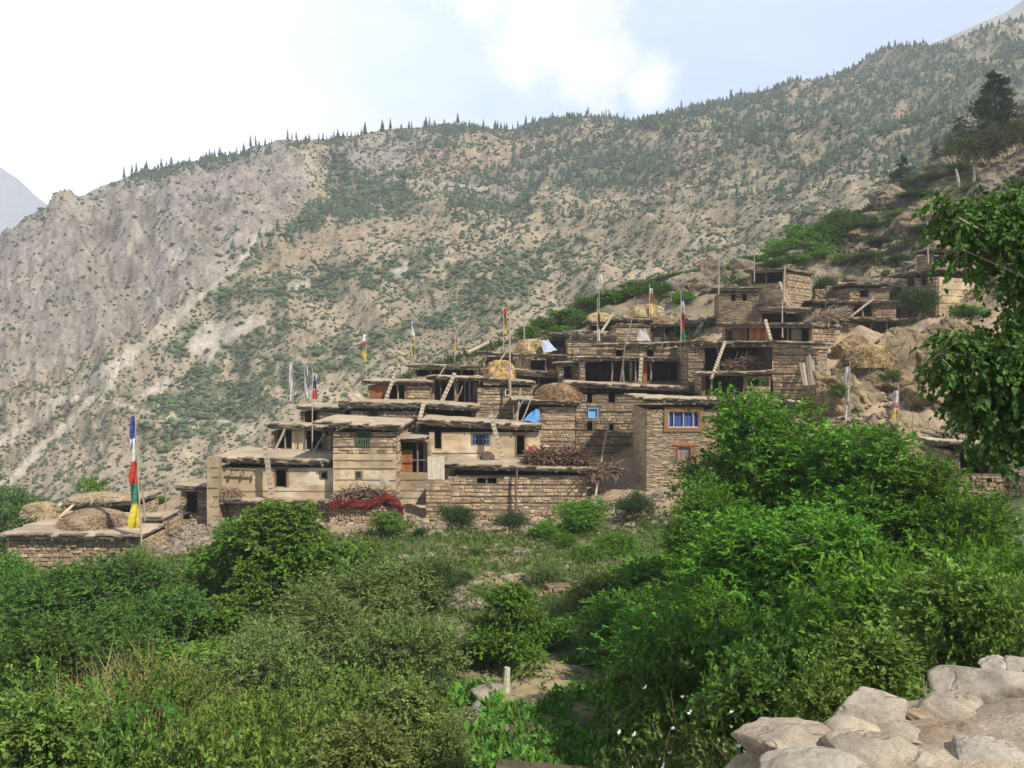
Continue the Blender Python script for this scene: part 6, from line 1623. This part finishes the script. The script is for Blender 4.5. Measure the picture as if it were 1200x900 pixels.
# dry stalks
n = 2600; cx = np.array([[-7.2, 19], [-5.0, 18], [-8.6, 21], [-3.2, 17.5], [-6.2, 16], [-9.5, 24]])[rsg.randint(6, size=n)]
X_ = cx[:, 0] + rsg.normal(0, .7, n); Y_ = cx[:, 1] + rsg.normal(0, .9, n)
scrub('dry_stalks', 'tall straw-coloured dry stalks among the lower left bushes', X_, Y_, 3, 1.5, .022, 1.0, (.30, .24, .11), 66, 2.2)
n = 900; X_ = W2(132, 21.5) + rsg.normal(0, .45, n); Y_ = 21.5 + rsg.normal(0, .3, n)
scrub('dry_bracken', 'rusty orange dry plant hanging under the dark thicket', X_, Y_, 9, .4, .022, 2.4, (.21, .125, .05), 67, 1.2)
# grass and small plants at the foot of walls and on the bank
n = 2200; px_ = rsg.uniform(170, 960, n); Dn = rsg.uniform(49, 57, n); X_ = W2(px_, Dn)
kk_ = fbm(X_ * .5, Dn * .5, 4, 95) > .08
scrub('bank_weeds', 'tufts of weeds on the stony bank below the houses', X_[kk_], Dn[kk_], 9, .2, .06, .35, (.075, .11, .03), 68)
# pale trunk and white rocks by the small field tree
q = MB(); b0 = gp_(592, 27.0); q.tube([b0 - [0, 0, .2], b0 + [.03, 0, .35], b0 + [.05, 0, .68]], .13, .08, 8, (.42, .37, .30), True, .12)
tag(q.build('tree_stump', M['wood'], None, b0), 'pale standing stump below the small round-headed tree', 'stump')
for i, (px, D, s, lab) in enumerate(((566, 26.6, .3, 'leftmost white rock beside the pale stump'), (578, 26.9, .28, 'white rock touching the pale stump'), (560, 26.0, .2, 'small front white rock beside the pale stump'))):
    p = gp_(px, D, s * .35); boulder('white_rock', lab, p, (s * 1.2, s, s * .85), i, 380 + i, (.34, .30, .25), 4, .06)
def bare(name, label, p, h, n, seed, col, cat='branches', lean=(0, 0)):
    rs = np.random.RandomState(seed); q = MB(); p = np.asarray(p, float)
    def grow(a, d, l, r, lv):
        m = a + d * l * .5 + rs.normal(size=3) * l * .06; e = a + d * l + rs.normal(size=3) * l * .08
        q.tube([a, m, e], r, r * .55, 5 if lv == 0 else 3, np.array(col) * rs.uniform(.8, 1.2), False)
        if lv < 3:
            for _ in range(rs.randint(2, 5)):
                t = rs.uniform(.35, 1); nd_ = unit(d + rs.normal(size=3) * .6); grow(a + (e - a) * t, nd_, l * rs.uniform(.4, .7), r * .5, lv + 1)
    for _ in range(n): grow(p + rs.normal(size=3) * [.08, .08, 0] - [0, 0, .1], unit(np.array([lean[0], lean[1], 1.0]) + rs.normal(size=3) * .35), h * rs.uniform(.4, .62), h * .022, 0)
    return tag(q.build(name, M['wood'], None, p), label, cat)
bare('dead_branches', 'tangle of grey dead branches behind the upright block stone', (2.9, 7.1, gz(2.9, 7.1)), 1.75, 4, 1, (.22, .17, .125), lean=(.5, 0))
bare('bare_shrub', 'leafless pale shrub at the bottom edge left of the garden plot', gp_(522, 17.2), 2.2, 2, 2, (.36, .31, .24), 'shrub')
bare('bare_shrub', 'leafless twiggy shrub with pale stem just left of the garden plot wall', gp_(546, 18.6), 1.7, 1, 3, (.40, .35, .28), 'shrub')
bare('dead_branches', 'reddish dry branches sticking out of the lower left bushes', gp_(215, 16.2), 3.1, 5, 4, (.22, .13, .08))
bare('dead_branches', 'brown dry twigs among the bushes below the dark thicket', gp_(150, 20.5), 2.6, 5, 5, (.20, .13, .085))
bare('dead_branches', 'thin grey dead twigs standing in the grey-leaved bushes', gp_(400, 19.5), 2.6, 4, 6, (.24, .19, .14))
bare('dead_branches', 'dry brush lying right of the low bright bush by the pale stump', gp_(688, 30), 1.2, 6, 7, (.22, .16, .115), lean=(1, 0))
# conifers at the upper right
def conifer(label, px, ytop, ybase, D, wpx, seed, col=(.030, .055, .024), z0=.1, dens=1.0):
    rs = np.random.RandomState(seed); base = P(px, ybase, D); top = P(px, ytop, D); H = top[2] - base[2]; R = wpx / F * D / 2
    root = empty('conifer', base, label, 'tree')
    q = MB(); q.tube([base - [0, 0, .6], base + [0, 0, H * .5], base + [0, 0, H * .97]], .035 * H, .012, 7, (.11, .085, .065), True, .1)
    PP, DD_, NN, LL, CC = [], [], [], [], []
    nt_ = int(15 * dens)
    for i in range(nt_):
        f = z0 + (1 - z0) * (i / nt_) ** .9; rr = R * (1.05 - f) ** .75 * rs.uniform(.75, 1.15) * (1 if f > z0 + .08 else .8)
        for j in range(rs.randint(5, 8)):
            a = rs.uniform(0, 6.283); l = rr * rs.uniform(.6, 1.1) + .12; d = np.array([math.cos(a), math.sin(a), rs.uniform(-.25, .12)])
            s = base + np.array([0, 0, H * (f + rs.uniform(-.02, .02))])
            q.tube([s, s + d * l * .9], .012 * H * (1.1 - f), .01, 3, (.10, .08, .06), False)
            m = int(30 + 50 * l); t = rs.uniform(.12, 1.0, m) ** .8
            p = s + d * (l * t)[:, None] + np.c_[rs.normal(0, .10 * l, m), rs.normal(0, .10 * l, m), rs.normal(.0, .05 * l, m)] - np.c_[0 * t, 0 * t, .12 * l * t * t]
            PP.append(p); DD_.append(unit(d + rs.normal(size=(m, 3)) * .7 + [0, 0, .1])); NN.append(unit(rs.normal(size=(m, 3)) * .5 + [0, 0, 1])); LL.append(rs.uniform(.2, .42, m) * H / 8); CC.append(np.array(col) * rs.uniform(.6, 1.5) * rs.uniform(.8, 1.25, (m, 1)))
    PP, DD_, NN, LL, CC = map(np.concatenate, (PP, DD_, NN, LL, CC))
    V, Fq, C_ = leaves(PP, DD_, NN, LL, LL * .35, CC, .1)
    q.build('trunk', M['wood'], root)
    mesh_from('crown', V, Fq, M['needles'], C_, False, root, loc=base)
conifer('large dark conifer standing highest on the right-hand hill', 1166, 82, 172, 124, 84, 1, (.026, .046, .020), z0=.2, dens=1.1)
conifer('smaller lighter conifer left of the largest one', 1126, 136, 186, 121, 62, 2, (.045, .07, .025), .05)
conifer('lone small conifer on the crest above the rocky slope', 1056, 182, 224, 118, 48, 3, z0=.08)
conifer('conifer cut by the right border beside the largest one', 1205, 128, 190, 126, 50, 4, (.04, .06, .025), .15)
conifer('tiny conifer between the lone one and the lighter one', 1096, 168, 192, 126, 20, 5, z0=.05)
for i, (px, yt, yb, D, lean, lab, cw, ch, cy) in enumerate(((1141, 185, 218, 112, 1, 'lopped tree on two-forked pale trunk under the smaller conifer', 70, 36, 176), (1157, 178, 218, 112, 2, 'lopped tree with pale straight trunk below the largest conifer', 60, 34, 170), (1196, 160, 200, 112, -2, 'lopped tree with pale trunk at the right border', 64, 40, 158), (1124, 198, 220, 111, -4, 'short leaning dead trunk left of the lopped trees', 0, 0, 0))):
    base = P(px, yb, D); top = P(px + lean, yt, D); root = empty('lopped_tree' if cw else 'dead_tree', base, lab, 'tree')
    q = MB(); q.tube([base - [0, 0, .5], (base + top) / 2 + [.08, 0, 0], top], .19, .12, 7, (.36, .31, .26), True, .15); q.build('trunk', M['wood'], root)
    if cw:
        rs = np.random.RandomState(i + 50); c0 = P(px + lean, cy, D); wm = cw / F * D / 2; hm = ch / F * D / 2
        lb = [(0, 0, 0, wm * .6, wm * .5, hm * .7)] + [(rs.uniform(-1, 1) * wm * .7, rs.uniform(-.6, .6) * wm, rs.uniform(-.3, .5) * hm, wm * .38, wm * .38, hm * .5) for _ in range(5)]
        V, Fq, C_, *_ = crown(lb, 420, 10, .32, .09, .7, (.045, .05, .02), rs, upness=.3, hollow=.1)
        mesh_from('crown', V + c0, Fq, M['foliage'], C_, False, root, loc=base)
# leafy tree close by at the right, its trunk beyond the picture's border
rs = np.random.RandomState(90)
tb = np.array([8.6, 11.4, 0.0]); tb[2] = gz(8.6, 11.4)
root = empty('leafy_tree', tb, 'broad-leaved tree reaching in from the right border', 'tree')
def PT(px, py, D): return P(px, py, D)
lobes = []
for px, py, D, rx, rz in ((1106, 246, 11.4, .14, .14), (1128, 258, 11.5, .22, .2), (1122, 290, 11.4, .12, .14), (1160, 268, 11.6, .34, .26), (1200, 250, 11.8, .5, .36), (1185, 300, 11.8, .3, .22), (1155, 300, 11.6, .16, .14), (1215, 320, 11.8, .32, .28), (1235, 375, 11.6, .36, .4),
                          (1200, 395, 11.6, .3, .22), (1165, 402, 11.6, .4, .18), (1122, 400, 11.4, .2, .12), (1100, 415, 11.3, .15, .13), (1140, 425, 11.5, .34, .22), (1180, 430, 11.5, .45, .3), (1120, 435, 11.5, .2, .16), (1165, 465, 11.6, .4, .25), (1140, 470, 11.5, .24, .2), (1158, 500, 11.5, .24, .2), (1190, 500, 11.5, .34, .26), (1170, 525, 11.5, .16, .14),
                          (1215, 460, 11.4, .45, .5), (1250, 300, 12, .6, .8), (1240, 420, 12, .6, .7), (1300, 350, 12, .9, 1.2), (1310, 230, 12, .8, .8)):
    p = PT(px, py, D); lobes.append((p[0], p[1], p[2], rx, rx * 1.1, rz))
V, Fq, C_, c, ax, L_ = crown(lobes, 4300, 8, .092, .068, .27, (.048, .10, .022), rs, upness=.05, droop=.5, hang=.5, hollow=.05, cvar=.35, bumps=.3)
mesh_from('crown', V, Fq, M['foliage'], C_, False, root, loc=tb)
q = MB(); crot = np.array([8.5, 11.6, tb[2] + 3.0])
q.tube([tb - [0, 0, .5], tb + [.05, .1, 1.5], crot], .22, .15, 9, (.2, .16, .12), True, .1)
for lb in lobes:
    e = np.array(lb[:3]); m = (crot + e) / 2 + [0, 0, .25]
    ts = np.linspace(0, 1, 7)[:, None]; q.tube(crot * (1 - ts) ** 2 + 2 * m * ts * (1 - ts) + e * ts ** 2, .045, .010, 5, (.27, .23, .18), True, .1)
    js = np.argsort(np.linalg.norm(c - e, axis=1))[:10]
    for j in js: q.tube([e, c[j], c[j] + ax[j] * L_[j] * .7], .009, .003, 3, (.22, .2, .13), False)
q.build('trunk', M['wood'], root)
for ls in KIND.values():
    for (r_, h, w_) in ls:
        for ch in list(r_.children): bpy.data.objects.remove(ch)
        bpy.data.objects.remove(r_)
